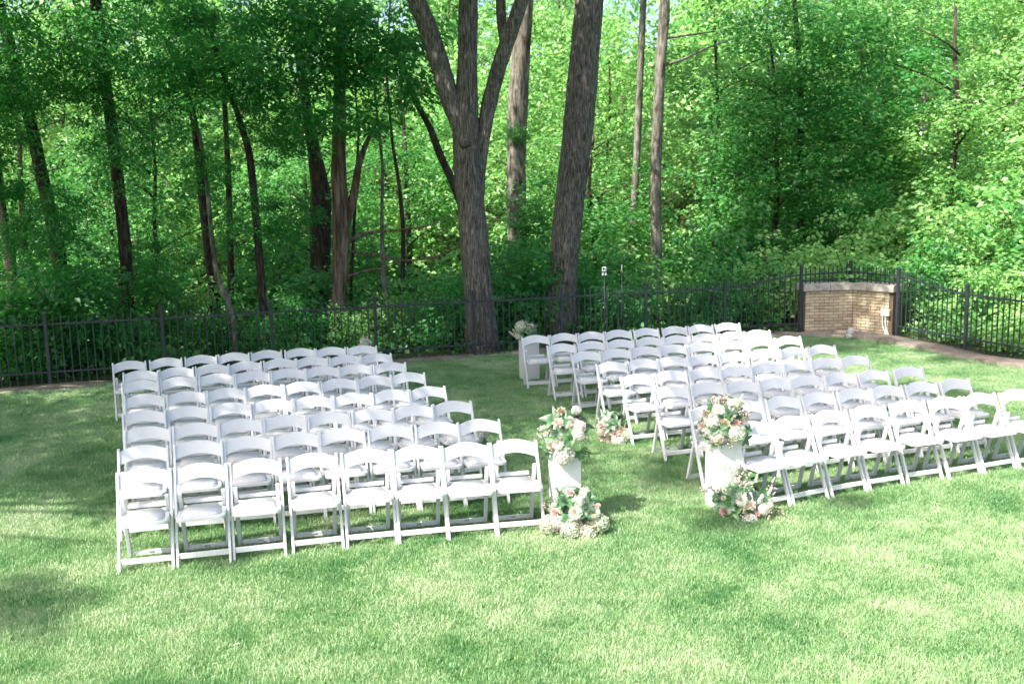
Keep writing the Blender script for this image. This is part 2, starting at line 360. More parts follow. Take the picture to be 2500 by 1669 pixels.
[i for i in scl.inputs if i.name == 'Min' and i.type == 'VALUE'][0].default_value = 0.85
[i for i in scl.inputs if i.name == 'Max' and i.type == 'VALUE'][0].default_value = 1.25
sclo = [o for o in scl.outputs if o.type == 'VALUE'][0]
naout = [o for o in na.outputs if o.type == 'INT'][0]
for k in range(3):
    c1 = G.new('FunctionNodeCompare'); c1.data_type = 'INT'; c1.operation = 'EQUAL'
    ia = [i for i in c1.inputs if i.type == 'INT']; Lk(naout, ia[0]); ia[1].default_value = k
    sg = G.new('GeometryNodeSeparateGeometry'); Lk(gi.outputs[0], sg.inputs[0]); Lk(c1.outputs[0], sg.inputs['Selection'])
    c2 = G.new('FunctionNodeCompare'); c2.data_type = 'INT'; c2.operation = 'EQUAL'
    ib = [i for i in c2.inputs if i.type == 'INT']; Lk(rvo, ib[0]); ib[1].default_value = k
    ip = G.new('GeometryNodeInstanceOnPoints'); Lk(dg.outputs[0], ip.inputs['Points']); Lk(sg.outputs[0], ip.inputs['Instance'])
    Lk(c2.outputs[0], ip.inputs['Selection']); Lk(roto, ip.inputs['Rotation']); Lk(sclo, ip.inputs['Scale'])
    Lk(ip.outputs[0], jn.inputs[0])
Lk(jn.outputs[0], go.inputs[0])
mod = grass.modifiers.new('scatter', 'NODES'); mod.node_group = gn

# ------------------------------------------------------------------ folding chairs
def chair_parts():
    P = []
    A = Vector((0, -0.2, 0)); T = Vector((0, 0.137, 0.785)); d = (T - A).normalized(); nrm = Vector((0, d.z, -d.y))
    for s in (-1, 1):
        x = s * 0.2125; mb = MB(); V = []; prof = []
        prof.append((-0.019, 0.02)); prof.append((0.019, 0.0))
        L = (T - A).length
        for k in range(7):
            a = math.pi * k / 6; prof.append((0.019 * math.cos(a), L - 0.019 + 0.019 * math.sin(a)))
        n = len(prof)
        for sx_, ins in ((-0.0115, 0.0), (0.0115, 0.0)):
            for (u, t) in prof:
                p = A + d * t + nrm * (-u); V.append((x + sx_, p.y, p.z))
        F = [tuple(range(n))[::-1], tuple(range(n, 2 * n))] + [(i, (i + 1) % n, n + (i + 1) % n, n + i) for i in range(n)]
        bm = bmesh.new(); vs = [bm.verts.new(v) for v in V]
        for f in F: bm.faces.new([vs[i] for i in f])
        bmesh.ops.recalc_face_normals(bm, faces=bm.faces[:])
        ed = [e for e in bm.edges if abs(abs(e.verts[0].co.x - x) - abs(e.verts[1].co.x - x)) < 1e-6 and (e.verts[0].co.x - x) * (e.verts[1].co.x - x) > 0]
        bmesh.ops.bevel(bm, geom=ed, offset=0.0035, segments=1, affect='EDGES')
        me = bpy.data.meshes.new('front_leg'); bm.to_mesh(me); bm.free(); me.materials.append(M['resin']); P.append(('leg', me))
    for s in (-1, 1):                                                     # rear legs, round-topped arms beside the seat
        x = s * 0.178; a = Vector((x, 0.2, 0)); b = Vector((x, 0.030, 0.590)); dd = (b - a).normalized(); nn = Vector((0, dd.z, -dd.y)); L = (b - a).length
        prof = [(-0.016, 0.0), (0.016, 0.0)] + [(0.016 * math.cos(math.pi * k / 5), L - 0.016 + 0.016 * math.sin(math.pi * k / 5)) for k in range(6)]
        V = []; n = len(prof)
        for sx_ in (-0.0175, 0.0175):
            for (u, t) in prof:
                p = a + dd * t - nn * u; V.append((p.x + sx_, p.y, p.z))
        mb = MB(); mb.add(V, [tuple(range(n))[::-1], tuple(range(n, 2 * n))] + [(i, (i + 1) % n, n + (i + 1) % n, n + i) for i in range(n)])
        bm = bmesh.new(); tmp = mb.mesh('rear_leg', M['resin']); bm.from_mesh(tmp); bmesh.ops.recalc_face_normals(bm, faces=bm.faces[:])
        ed = [e for e in bm.edges if (e.verts[0].co.x - x) * (e.verts[1].co.x - x) > 0]
        bmesh.ops.bevel(bm, geom=ed, offset=0.005, segments=2, affect='EDGES'); bm.to_mesh(tmp); bm.free(); P.append(('leg', tmp))
    mb = MB()                                                             # curved, arched back slat
    n = 14; V = []
    for i in range(n + 1):
        u = -1 + 2 * i / n; x = u * 0.202; arch = 0.040 * (math.cos(u * math.pi / 2) ** 1.0); bow = 0.034 * (1 - u * u)
        for (t, off) in ((0.700, 0.0), (0.822, 0.0), (0.822, 1.0), (0.700, 1.0)):
            p = A + d * (t + arch); V.append((x, p.y + bow + off * 0.013 - 0.004, p.z + off * 0.003))
    F = [(4 * i + k, 4 * i + (k + 1) % 4, 4 * i + 4 + (k + 1) % 4, 4 * i + 4 + k) for i in range(n) for k in range(4)] + [(3, 2, 1, 0), (4 * n, 4 * n + 1, 4 * n + 2, 4 * n + 3)]
    mb.add(V, F); me = mb.mesh('backrest', M['resin']); bm = bmesh.new(); bm.from_mesh(me); bmesh.ops.recalc_face_normals(bm, faces=bm.faces[:])
    ed = [e for e in bm.edges if abs(e.verts[0].co.x - e.verts[1].co.x) > 0.005]
    bmesh.ops.bevel(bm, geom=ed, offset=0.003, segments=1, affect='EDGES'); bm.to_mesh(me); bm.free(); P.append(('backrest', me))
    # seat frame: rounded front corners
    def seat_outline(w, y0, y1, r, wb=None):
        o = []; wb = wb or w
        for k in range(5):
            a = math.pi + (math.pi / 2) * k / 4; o.append((-w + r + r * math.cos(a), y0 + r + r * math.sin(a)))
        for k in range(5):
            a = 1.5 * math.pi + (math.pi / 2) * k / 4; o.append((w - r + r * math.cos(a), y0 + r + r * math.sin(a)))
        o += [(wb, y1 - 0.14), (wb - 0.035, y1 - 0.12), (wb - 0.035, y1), (-wb + 0.035, y1), (-wb + 0.035, y1 - 0.12), (-wb, y1 - 0.14)]; return o
    def prism(o, z0, z1, tilt, material, name, ch, seg=1):
        bm = bmesh.new(); lo = [bm.verts.new((x, y, z0 + tilt * y)) for x, y in o]; hi = [bm.verts.new((x, y, z1 + tilt * y)) for x, y in o]; n = len(o)
        bm.faces.new(lo[::-1]); top = bm.faces.new(hi)
        for i in range(n): bm.faces.new((lo[i], lo[(i + 1) % n], hi[(i + 1) % n], hi[i]))
        bmesh.ops.recalc_face_normals(bm, faces=bm.faces[:])
        hs = set(hi); ed = [e for e in bm.edges if e.verts[0] in hs and e.verts[1] in hs]
        bmesh.ops.bevel(bm, geom=ed, offset=ch, segments=seg, affect='EDGES'); me = bpy.data.meshes.new(name); bm.to_mesh(me); bm.free(); me.materials.append(material)
        return me
    P.append(('seat', prism(seat_outline(0.199, -0.240, 0.165, 0.05), 0.408, 0.438, -0.01, M['resin'], 'seat', 0.005)))
    o = []
    for k in range(24):
        a = 2 * math.pi * k / 24; c, s_ = math.cos(a), math.sin(a); q = 2 / 4.5
        o.append((0.158 * math.copysign(abs(c) ** q, c) * (1.04 if s_ < 0 else 0.96), -0.055 + 0.164 * math.copysign(abs(s_) ** q, s_)))
    mp = prism(o, 0.437, 0.461, -0.01, M['vinyl'], 'pad', 0.012, 3); mp.polygons.foreach_set('use_smooth', [True] * len(mp.polygons)); P.append(('seat_pad', mp))
    mb = MB(); mb.box((0, 0.190, 0.462), (0.318, 0.028, 0.036), None, 0, 0.004); P.append(('rear_rail', mb.mesh('rear_rail', M['resin'])))
    mb = MB(); p = A + d * 0.105; mb.box((0, p.y, p.z), (0.402, 0.018, 0.046), None, 0, 0.003); P.append(('stretcher', mb.mesh('front_stretcher', M['resin'])))
    mb = MB(); mb.box((0, 0.187, 0.045), (0.322, 0.018, 0.046), None, 0, 0.003); P.append(('stretcher', mb.mesh('rear_stretcher', M['resin'])))
    mb = MB(); mb.box((0.0, 0.177, 0.052), (0.045, 0.006, 0.012), None, 0, 0.002); P.append(('latch_slot', mb.mesh('latch', M['slot'])))
    return P
CHP = chair_parts()
ROWS = {
    'L1': [(-3.1, 8.214, 13.0), (-2.655, 8.331, 12.3), (-2.217, 8.451, 12.5), (-1.756, 8.59, 15.5), (-1.299, 8.699, 13.1), (-0.851, 8.786, 11.9), (-0.419, 8.859, 11.1), (0.011, 8.938, 11.7)],
    'L2': [(-3.395, 9.013, 15.1), (-2.937, 9.155, 15.1), (-2.507, 9.288, 14.4), (-2.065, 9.403, 17.2), (-1.64, 9.525, 14.9), (-1.188, 9.643, 11.6), (-0.74, 9.709, 11.7), (-0.316, 9.798, 14.6)],
    'L3': [(-3.624, 9.771, 16.7), (-3.184, 9.898, 15.3), (-2.748, 10.032, 20.0), (-2.335, 10.167, 15.0), (-1.898, 10.281, 16.1), (-1.467, 10.4, 16.4), (-1.046, 10.538, 16.6), (-0.627, 10.698, 20.9)],
    'L4': [(-3.926, 10.555, 16.8), (-3.517, 10.718, 15.5), (-3.081, 10.847, 15.7), (-2.652, 10.995, 16.2), (-2.219, 11.133, 19.0), (-1.795, 11.255, 18.6), (-1.366, 11.391, 18.6), (-0.952, 11.555, 22.5)],
    'L5': [(-4.238, 11.437, 16.6), (-3.789, 11.561, 20.7), (-3.369, 11.715, 20.0), (-2.951, 11.866, 19.3), (-2.521, 12.02, 21.1), (-2.106, 12.176, 19.9), (-1.687, 12.335, 21.7), (-1.29, 12.494, 18.3)],
    'L6': [(-4.613, 12.354, 21.1), (-4.19, 12.526, 18.5), (-3.762, 12.681, 16.9), (-3.336, 12.822, 17.2), (-2.907, 12.965, 18.3), (-2.485, 13.091, 15.3), (-2.057, 13.189, 12.6), (-1.614, 13.294, 15.2)],
    'L7': [(-4.865, 13.049, 16.7), (-4.443, 13.243, 21.2), (-4.025, 13.425, 19.7), (-3.609, 13.597, 19.7), (-3.189, 13.765, 20.4), (-2.77, 13.889, 14.2), (-2.315, 13.966, 14.1), (-1.875, 14.056, 21.6)],
    'L8': [(-5.295, 13.854, 20.0), (-4.847, 14.046, 20.4), (-4.424, 14.22, 17.8), (-3.987, 14.389, 17.8), (-3.554, 14.548, 19.7), (-3.104, 14.66, 12.2), (-2.651, 14.724, 11.8), (-2.205, 14.822, 12.5)],
    'R1': [(2.359, 9.454, 24.7), (2.782, 9.659, 25.5), (3.232, 9.872, 23.6), (3.672, 10.058, 22.3), (4.153, 10.265, 19.0), (4.611, 10.401, 22.5), (5.054, 10.561, 21.6), (5.501, 10.71, 21.2)],
    'R2': [(2.048, 10.197, 20.3), (2.502, 10.438, 22.4), (2.935, 10.607, 21.5), (3.376, 10.773, 22.3), (3.809, 10.93, 19.5), (4.242, 11.073, 21.9), (4.684, 11.231, 18.6), (5.138, 11.38, 22.4)],
    'R3': [(1.837, 11.283, 18.1), (2.28, 11.415, 16.0), (2.691, 11.487, 18.9), (3.12, 11.629, 19.4), (3.537, 11.758, 14.6), (3.973, 11.875, 18.6), (4.417, 12.016, 19.1), (4.899, 12.178, 18.6)],
    'R4': [(1.551, 12.044, 20.2), (1.993, 12.238, 19.0), (2.426, 12.372, 16.1), (2.843, 12.483, 15.0), (3.285, 12.67, 16.6), (3.709, 12.803, 20.8), (4.115, 12.946, 15.7), (4.545, 13.057, 20.5)],
    'R5': [(1.33, 12.964, 19.7), (1.756, 13.149, 17.4), (2.18, 13.271, 16.5), (2.61, 13.405, 18.0), (3.037, 13.546, 15.2), (3.508, 13.74, 16.5), (3.949, 13.846, 17.8), (4.389, 13.991, 17.3)],
    'R6': [(1.068, 13.859, 18.2), (1.495, 14.015, 16.6), (1.922, 14.177, 16.2), (2.349, 14.303, 18.5), (2.778, 14.443, 18.7), (3.231, 14.582, 14.9), (3.721, 14.763, 14.6), (4.157, 14.863, 19.2)],
    'R7': [(0.757, 14.6, 16.8), (1.209, 14.779, 17.3), (1.655, 14.891, 16.8), (2.104, 15.062, 15.8), (2.542, 15.177, 16.2), (2.986, 15.312, 16.0), (3.456, 15.46, 18.7), (3.873, 15.575, 15.5)],
    'R8': [(0.399, 15.502, 12.8), (0.842, 15.646, 14.3), (1.278, 15.755, 16.5), (1.722, 15.898, 14.3), (2.191, 16.041, 17.6), (2.674, 16.185, 18.4), (3.115, 16.315, 13.2), (3.58, 16.458, 11.8)],
}
ORD = ['', 'first', 'second', 'third', 'fourth', 'fifth', 'sixth', 'seventh', 'eighth']
SPECIAL = {('R', 2, 0): 'white folding chair at the aisle end of the second row behind the right plinth',
           ('R', 1, 0): 'white folding chair half hidden by the right plinth bouquet, end of the front row',
           ('R', 8, 0): 'white folding chair in front of the far plinth, aisle end of the right back row',
           ('R', 5, 0): 'white folding chair at the aisle end of the fifth row, a small bouquet before it',
           ('L', 1, 0): 'white folding chair at the outer left end of the front row, nearest of all',
           ('L', 1, 7): 'white folding chair at the aisle end of the left front row beside the plinth',
           ('L', 8, 7): 'white folding chair at the left back row aisle end, flowers peeping over its back',
           ('L', 2, 7): 'white folding chair at the second left row aisle end, white flowers behind its leg',
           ('R', 1, 7): 'white folding chair cut by the right picture edge at the front row end'}
for key, lst in ROWS.items():
    blk, row = key[0], int(key[1]); side = 'left' if blk == 'L' else 'right'
    for i, (x, y, a) in enumerate(lst):
        from_aisle = 8 - i if blk == 'L' else i + 1
        rowname = {1: 'front row', 8: 'back row'}.get(row, ORD[row] + ' row from the front')
        lab = SPECIAL.get((blk, row, i))
        if not lab:
            who = 'at the outer end' if from_aisle == 8 else ('at the aisle end' if from_aisle == 1 else ORD[from_aisle] + ' from the aisle')
            lab = 'white folding chair %s, %s, %s block' % (who, rowname, side)
        t = thing('folding_chair', lab, 'chair', (x, y, 0), math.radians(a), 'white folding chairs set out in rows on the lawn')
        t.rotation_euler = (math.radians(random.uniform(-0.5, 0.5)), math.radians(random.uniform(-0.7, 0.7)), math.radians(a))
        for nm, me in CHP: link(nm, me, t)
# ------------------------------------------------------------------ iron fence
fence = thing('iron_fence', 'black iron picket fence with posts and two rails running round the lawn edge', 'fence')
mpost = MB(); mpost.box((0, 0, 0.5), (0.056, 0.056, 1.0), None, 0, 0.004)
mb = MB(); mb.tube([(0, 0, 0), (0, 0, 0.02), (0, 0, 0.028), (0, 0, 0.06)], [0.047, 0.047, 0.03, 0.004], 4)
ME_POST = mpost.mesh('post', M['iron']); ME_CAP = mb.mesh('post_cap', M['iron'])
mb = MB(); hw = 0.0088
mb.add([(-hw, -hw, -0.05), (hw, -hw, -0.05), (hw, hw, -0.05), (-hw, hw, -0.05), (-hw, -hw, 0.93), (hw, -hw, 0.93), (hw, hw, 0.93), (-hw, hw, 0.93), (0, 0, 1.0)],
       [(0, 1, 5, 4), (1, 2, 6, 5), (2, 3, 7, 6), (3, 0, 4, 7), (4, 5, 8), (5, 6, 8), (6, 7, 8), (7, 4, 8)])
ME_PICK = mb.mesh('picket', M['iron'])
def post(x, y, h, rz):
    o = link('post', ME_POST, fence, (x, y, -0.03), (0, 0, rz), (1, 1, h + 0.0)); link('cap', ME_CAP, o, (0, 0, 1.0), (0, 0, math.pi / 4), (1, 1, 1 / h))
def panel(a, b, rail0, rail1, double=False, s_curve=False, lift=0.0, flip=False, gapz=0.16):
    L = math.dist(a, b); ang = math.atan2(b[1] - a[1], b[0] - a[0]); n = int(round(L / 0.118)); mbt = MB()
    f = lambda t: rail0 + (rail1 - rail0) * (t * t * (3 - 2 * t) if s_curve else t)
    P = lambda t, z: (a[0] + (b[0] - a[0]) * t, a[1] + (b[1] - a[1]) * t, z)
    e0 = 0.031 / L; ts = [e0 + (1 - 2 * e0) * i / (8 if s_curve else 1) for i in range(9 if s_curve else 2)]
    def rail(fz, nm):
        m_ = MB()
        for t0, t1 in zip(ts, ts[1:]): m_.bar(P(t0 - (0.002 if t0 > ts[0] else 0), fz(t0)), P(t1, fz(t1)), 0.030, 0.026, 0, 0.0, (0, 0, 1))
        link('rail', m_.mesh(nm, M['iron']), fence)
    rail(f, 'top_rail')
    if double: rail(lambda t: f(t) - 0.13, 'middle_rail')
    else: rail(lambda t: 0.215, 'bottom_rail')
    for i in range(1, n):
        t = i / n; x, y, z = P(t, 0); h = f(t) + gapz + random.uniform(-0.004, 0.004); base = 0.82 if double else 0.03
        link('picket', ME_PICK, fence, (x, y, base), (random.uniform(-.006, .006), random.uniform(-.006, .006), ang), (1, 1, h - base))
pp = [(-11.13 + 0.0, FL(-11.13)), (-9.39, FL(-9.39)), (-7.65, 16.54), (-5.91, 17.05), (-4.18, 17.55), (-2.44, 18.06), (-0.70, 18.56), (0.95, 19.04), (2.60, 19.52), (4.23, 20.00), (5.87, 20.47)]
for i, (x, y) in enumerate(pp):
    post(x, y, 1.20 if i < len(pp) - 1 else 1.39, math.atan(0.29))
for i in range(len(pp) - 1):
    last = i == len(pp) - 2; panel(pp[i], pp[i + 1], 1.01, 1.20 if last else 1.01, False, last)
back = (7.05, 21.02); rp = (7.60, 19.84)
post(back[0], back[1], 1.42, 0.4); post(rp[0], rp[1], 1.36, -1.2)
panel(pp[-1], back, 1.20, 1.20, True); panel(back, rp, 1.20, 1.19, True)
rr_ = [rp, (8.20, 18.15), (8.81, 16.46), (9.42, 14.77), (10.03, 13.08)]
for x, y in rr_[1:]: post(x, y, 1.19, -1.2)
for i in range(4): panel(rr_[i], rr_[i + 1], 1.19 if i == 0 else 1.0, 1.0, False, i == 0)

# ------------------------------------------------------------------ buff brick pier wall
wall = thing('brick_wall', 'low angled buff brick wall with pale stone coping built into the corner of the fence', 'wall', (0, 0, 0))
WL = [(5.93, 20.50), (6.97, 20.60), (7.54, 19.93)]; TH = 0.30; TOP = 0.86
def wing(a, b):
    a = Vector((*a, 0)); b = Vector((*b, 0)); d = (b - a).normalized(); n = Vector((-d.y, d.x, 0)); return a, b, d, n
mb = MB(); mc = MB()
ME_BR = MB(); ME_BR.box((0, 0, 0), (0.190, 0.09, 0.052), None, 0, 0.004); ME_BR = ME_BR.mesh('brick', M['brick'])
ME_HB = MB(); ME_HB.box((0, 0, 0), (0.090, 0.09, 0.052), None, 0, 0.004); ME_HB = ME_HB.mesh('half_brick', M['brick'])
(a, b, d, n), (a2, b2, d2, n2) = wing(WL[0], WL[1]), wing(WL[1], WL[2])
core = MB()
for (A_, B_, D_, N_) in ((a, b, d, n), (a2, b2, d2, n2)):
    c0 = (A_ + B_) / 2 + N_ * (TH / 2 + 0.006); L = (B_ - A_).length
    core.box((c0.x, c0.y, TOP / 2 - 0.02), (L - 0.004, TH, TOP + 0.04), Matrix((D_, N_, Vector((0, 0, 1)))).transposed())
    ang = math.atan2(D_.y, D_.x); rows_ = 14; pitch = TOP / rows_
    for r_ in range(rows_):
        x = 0.0; z = pitch * (r_ + 0.5); first = (r_ % 2 == 1)
        while x < L - 0.03:
            w_ = 0.10 if first else 0.20; first = False
            if x + w_ > L + 0.001: w_ = 0.10 if x + 0.10 <= L + 0.02 else None
            if w_ is None: break
            pr = random.uniform(-0.002, 0.003)
            p_ = (A_ + D_ * (x + w_ / 2) if A_ is a2 else B_ - D_ * (x + w_ / 2)) + N_ * (0.045 - pr - 0.004)
            link('brick', ME_HB if w_ < 0.15 else ME_BR, wall, (p_.x, p_.y, z + random.uniform(-.0015, .0015)), (0, 0, ang + random.uniform(-.004, .004)))
            x += w_
link('mortar_core', core.mesh('mortar_core', M['mortar']), wall)
def coping(A_, D_, N_, t0, t1):
    m_ = MB(); c0 = A_ + D_ * ((t0 + t1) / 2) + N_ * (TH / 2); m_.box((c0.x, c0.y, TOP + 0.078), (t1 - t0 - 0.008, TH + 0.11, 0.150), Matrix((D_, N_, Vector((0, 0, 1)))).transposed(), 0, 0.012)
    link('coping_stone', m_.mesh('coping_stone', M['coping']), wall)
L1 = (b - a).length; L2 = (b2 - a2).length
coping(a, d, n, -0.02, 0.55); coping(a, d, n, 0.55, L1 - 0.01); coping(a2, d2, n2, 0.02, 0.33); coping(a2, d2, n2, 0.33, L2 + 0.03)
# junction box with conduits on the wall's right end
q = a2 + d2 * (L2 - 0.10) - n2 * 0.045; ang2 = math.atan2(d2.y, d2.x)
jb = thing('junction_box', 'cream junction box with two grey conduits at the right end of the brick wall', 'electrical box', (q.x, q.y, 0.0), ang2)
m_ = MB(); m_.box((0, 0, 0.46), (0.13, 0.07, 0.13), None, 0, 0.008); link('box', m_.mesh('box', M['box_cream']), jb)
m_ = MB(); m_.box((-0.09, 0.0, 0.47), (0.04, 0.05, 0.14), None, 0, 0.008); link('switch', m_.mesh('switch', M['white_box']), jb)
for k, (x0, x1) in enumerate(((-0.085, 0.03), (-0.02, 0.075))):
    m_ = MB(); m_.tube([(x0, 0, 0.41), (x0, -0.005, 0.28), (x0 + 0.02, -0.02, 0.18), (x1, -0.06, 0.05), (x1 + 0.05, -0.11, 0.0)], [0.013] * 5, 8)
    link('conduit', m_.mesh('conduit', M['pvc'], True), jb)
rb = [((6.50, 19.88, 0.10), 0.2), ((6.40, 19.80, 0.04), -0.15), ((6.56, 19.80, 0.035), 0.6)]
for i, (p_, az) in enumerate(rb):
    m_ = MB(); m_.box((0, 0, 0), (0.20, 0.095, 0.06), None, 0, 0.006); o = thing('loose_brick', ['loose red brown brick lying on top of two others below the wall corner', 'loose brown brick at the left of the small pile below the wall corner', 'loose brick half under a grey stone below the wall corner'][i], 'brick', p_, az, 'loose bricks at the wall corner', m_.mesh('loose_brick', M['brick']))
def rock(name, r, seed, m):
    bm = bmesh.new(); bmesh.ops.create_icosphere(bm, subdivisions=2, radius=r); q_ = random.Random(seed)
    for v in bm.verts: v.co *= q_.uniform(0.78, 1.12); v.co.z *= 0.85
    me_ = bpy.data.meshes.new(name); bm.to_mesh(me_); bm.free(); me_.materials.append(m); return me_
M['grey_plastic'] = plain('grey_white_stone', (0.46, 0.45, 0.46), 0.7, 0.3, 12, 0.2, 0.4)
thing('pale_rock', 'pale grey rock leaning on the loose bricks at the wall corner', 'rock', (6.68, 19.80, 0.11), 0.4, None, rock('pale_rock', 0.10, 4, M['grey_plastic'])).scale = (0.7, 0.8, 1.3)
thing('pale_rock', 'small pale grey rock on the lawn edge in front of the loose bricks', 'rock', (6.62, 19.70, 0.05), 0.9, None, rock('small_rock', 0.075, 9, M['grey_plastic']))

# white fitting on a thin black pole, and a second bare pole
lp = thing('pole_light', 'small white light fitting with a dark eye on a thin black pole', 'light', (1.77, 19.17, 0))
m_ = MB(); m_.tube([(0, 0, -0.05), (0, 0, 1.40)], [0.011, 0.009], 8); link('pole', m_.mesh('pole', M['iron'], True), lp)
m_ = MB(); m_.box((0, 0, 1.505), (0.088, 0.07, 0.095), None, 0, 0.018); hd = link('housing', m_.mesh('housing', M['white_box']), lp)
m_ = MB(); m_.box((-0.014, -0.036, 1.520), (0.040, 0.010, 0.038), None, 0, 0.004); link('lens', m_.mesh('lens', M['lens']), hd)
for s in (-1, 1):
    m_ = MB(); m_.box((s * 0.026, -0.004, 1.412), (0.036, 0.05, 0.058), None, 0, 0.012); link('lamp_head', m_.mesh('lamp_head', M['white_box']), lp)
m_ = MB(); m_.box((0, 0, 1.44), (0.018, 0.03, 0.12), None, 0, 0.003); link('bracket', m_.mesh('bracket', M['iron']), lp)
bp = thing('garden_pole', 'thin black garden pole with a pale tip beside the white floodlight fitting', 'pole', (2.11, 19.25, 0))
m_ = MB(); m_.tube([(0, 0, -0.05), (0, 0, 1.40)], [0.010, 0.009], 8); link('shaft', m_.mesh('shaft', M['iron'], True), bp)
m_ = MB(); m_.tube([(0, 0, 1.40), (0, 0, 1.585)], [0.011, 0.009], 8); link('tip', m_.mesh('tip', M['coping'], True), bp)

# ------------------------------------------------------------------ plinths
def plinth(label, x, y, rz, w, h, notch=False):
    t = thing('white_plinth', label, 'plinth', (x, y, 0), rz, 'white painted plinths along the aisle')
    th = 0.016
    for (cx_, cy_, sx_, sy_) in ((0, -w / 2 + th / 2, w, th), (0, w / 2 - th / 2, w, th), (-w / 2 + th / 2, 0, th, w - 2 * th - .004), (w / 2 - th / 2, 0, th, w - 2 * th - .004)):
        m_ = MB(); m_.box((cx_, cy_, h / 2 - 0.01), (sx_, sy_, h + 0.02), None, 0, 0.002); link('side_panel', m_.mesh('side_panel', M['plinth']), t)
    m_ = MB(); m_.box((0, 0, h - 0.04), (w - 2 * th - 0.004, w - 2 * th - 0.004, 0.012)); link('top_panel', m_.mesh('top_panel', M['plinth']), t)
    return t
plinth('white square plinth beside the left front row carrying the tall rose bouquet', 0.461, 9.065, math.radians(19), 0.23, 0.66)
plinth('white square plinth at the right of the aisle front, in front of the right chairs', 1.998, 9.431, math.radians(19), 0.25, 0.66)
plinth('white plinth at the far end of the aisle behind the right back row', 0.27, 16.15, math.radians(17), 0.26, 0.64)
plinth('white plinth hidden behind the aisle end of the left back row', -2.28, 15.45, math.radians(17), 0.26, 0.64)

# ------------------------------------------------------------------ flowers
def curved_petal(mb, R, L, w, cup, curl, mi=0, base=0.0):
    """a petal standing on the origin: R rotates it, cup bends it sideways, curl bends its tip out"""
    V = []; nu, nv = 4, 4
    for i in range(nv):
        t = i / (nv - 1); ww = w * math.sin(math.pi * (0.18 + 0.72 * t)) ** 0.8
        for j in range(nu):
            s = -1 + 2 * j / (nu - 1); V.append((s * ww, base + cup * (s * s) * -0.35 * w + curl * t * t * L, t * L * (1 - 0.1 * s * s)))
    V = np.array(V) @ np.array(R).T
    mb.add(V, [(i * nu + j, i * nu + j + 1, (i + 1) * nu + j + 1, (i + 1) * nu + j) for i in range(nv - 1) for j in range(nu - 1)], mi)
def rotm(az, tilt): return (Matrix.Rotation(az, 3, 'Z') @ Matrix.Rotation(tilt, 3, 'X'))
def me_rose(m, seed):
    r = random.Random(seed); mb = MB()
    for ring, (k, tilt, L, w, off) in enumerate(((3, 0.02, .62, .20, .08), (4, -0.12, .66, .30, .16), (5, -0.32, .70, .38, .24), (6, -0.62, .74, .44, .30), (7, -0.98, .78, .46, .30), (6, -1.3, .74, .44, .25))):
        for i in range(k):
            az = 2 * math.pi * (i + 0.5 * ring) / k + r.uniform(-.15, .15); R = rotm(az, tilt + r.uniform(-.06, .06))
            curved_petal(mb, R, L, w, 1.6, 0.10 + 0.10 * ring, 0, off * (1 if ring < 4 else .7))
    v = np.concatenate(mb.v); mb.v = [v * 0.98 + np.array((0, 0, -0.32))]; mb.n = len(v); return mb.mesh('rose', m, True)
def me_hydr(m, seed, n=120, flat=0.85):
    r = np.random.default_rng(seed); V = []
    ph = math.pi * (3 - 5 ** .5)
    for i in range(n):
        z = 1 - 1.45 * (i + .5) / n; a = ph * i; q = math.sqrt(max(0, 1 - z * z)); c = np.array((q * math.cos(a), q * math.sin(a), z)) * (0.86 + .14 * r.random())
        c[2] *= flat; nn = c / np.linalg.norm(c); nn = nn + r.normal(0, .25, 3); nn /= np.linalg.norm(nn)
        t = np.cross(nn, (0, 0, 1) if abs(nn[2]) < .9 else (1, 0, 0)); t /= np.linalg.norm(t); b_ = np.cross(nn, t); a0 = r.random() * 6.28
        for k in range(4):
            e = t * math.cos(a0 + k * math.pi / 2) + b_ * math.sin(a0 + k * math.pi / 2); f_ = np.cross(nn, e); s_ = .19
            V.append([c - nn * .03, c + e * s_ * .55 + f_ * s_ * .5 + nn * .02, c + e * s_ + nn * .035, c + e * s_ * .55 - f_ * s_ * .5 + nn * .02])
    return quads_mesh('hydrangea', np.array(V), 4, [(0, 1, 2, 3)], m)
def me_mum(m, seed):
    r = random.Random(seed); mb = MB()
    for ring, (k, tilt, L) in enumerate(((12, -0.5, .62), (16, -0.85, .85), (20, -1.15, 1.0), (20, -1.45, 1.0))):
        for i in range(k): curved_petal(mb, rotm(2 * math.pi * (i + .5 * ring) / k, tilt + r.uniform(-.08, .08)), L, .12, .5, -0.12)
    mb.tube([(0, 0, 0), (0, 0, .18), (0, 0, .24)], [.2, .2, .05], 8, 1); return mb.mesh('mum', [m, M['p_yellow']], True)
def me_stock(m, seed, sparse=False):
    r = np.random.default_rng(seed); V = []; n = 34 if not sparse else 20
    for i in range(n):
        t = i / n; z = t * 2.0; rad = (.34 - .20 * t) * (0.9 + .2 * r.random()); a = i * 2.4; c = np.array((rad * math.cos(a), rad * math.sin(a), z - .2)); nn = np.array((math.cos(a), math.sin(a), .5)) + r.normal(0, .2, 3)
        nn /= np.linalg.norm(nn); t_ = np.cross(nn, (0, 0, 1)); t_ /= np.linalg.norm(t_); b_ = np.cross(nn, t_)
        for k in range(5):
            e = t_ * math.cos(k * 1.257) + b_ * math.sin(k * 1.257); f_ = np.cross(nn, e); s_ = .20 - .09 * t
            V.append([c, c + e * s_ * .6 + f_ * s_ * .45 + nn * .05, c + e * s_ + nn * .03, c + e * s_ * .6 - f_ * s_ * .45 + nn * .05])
    return quads_mesh('flower_spike', np.array(V), 4, [(0, 1, 2, 3)], m)
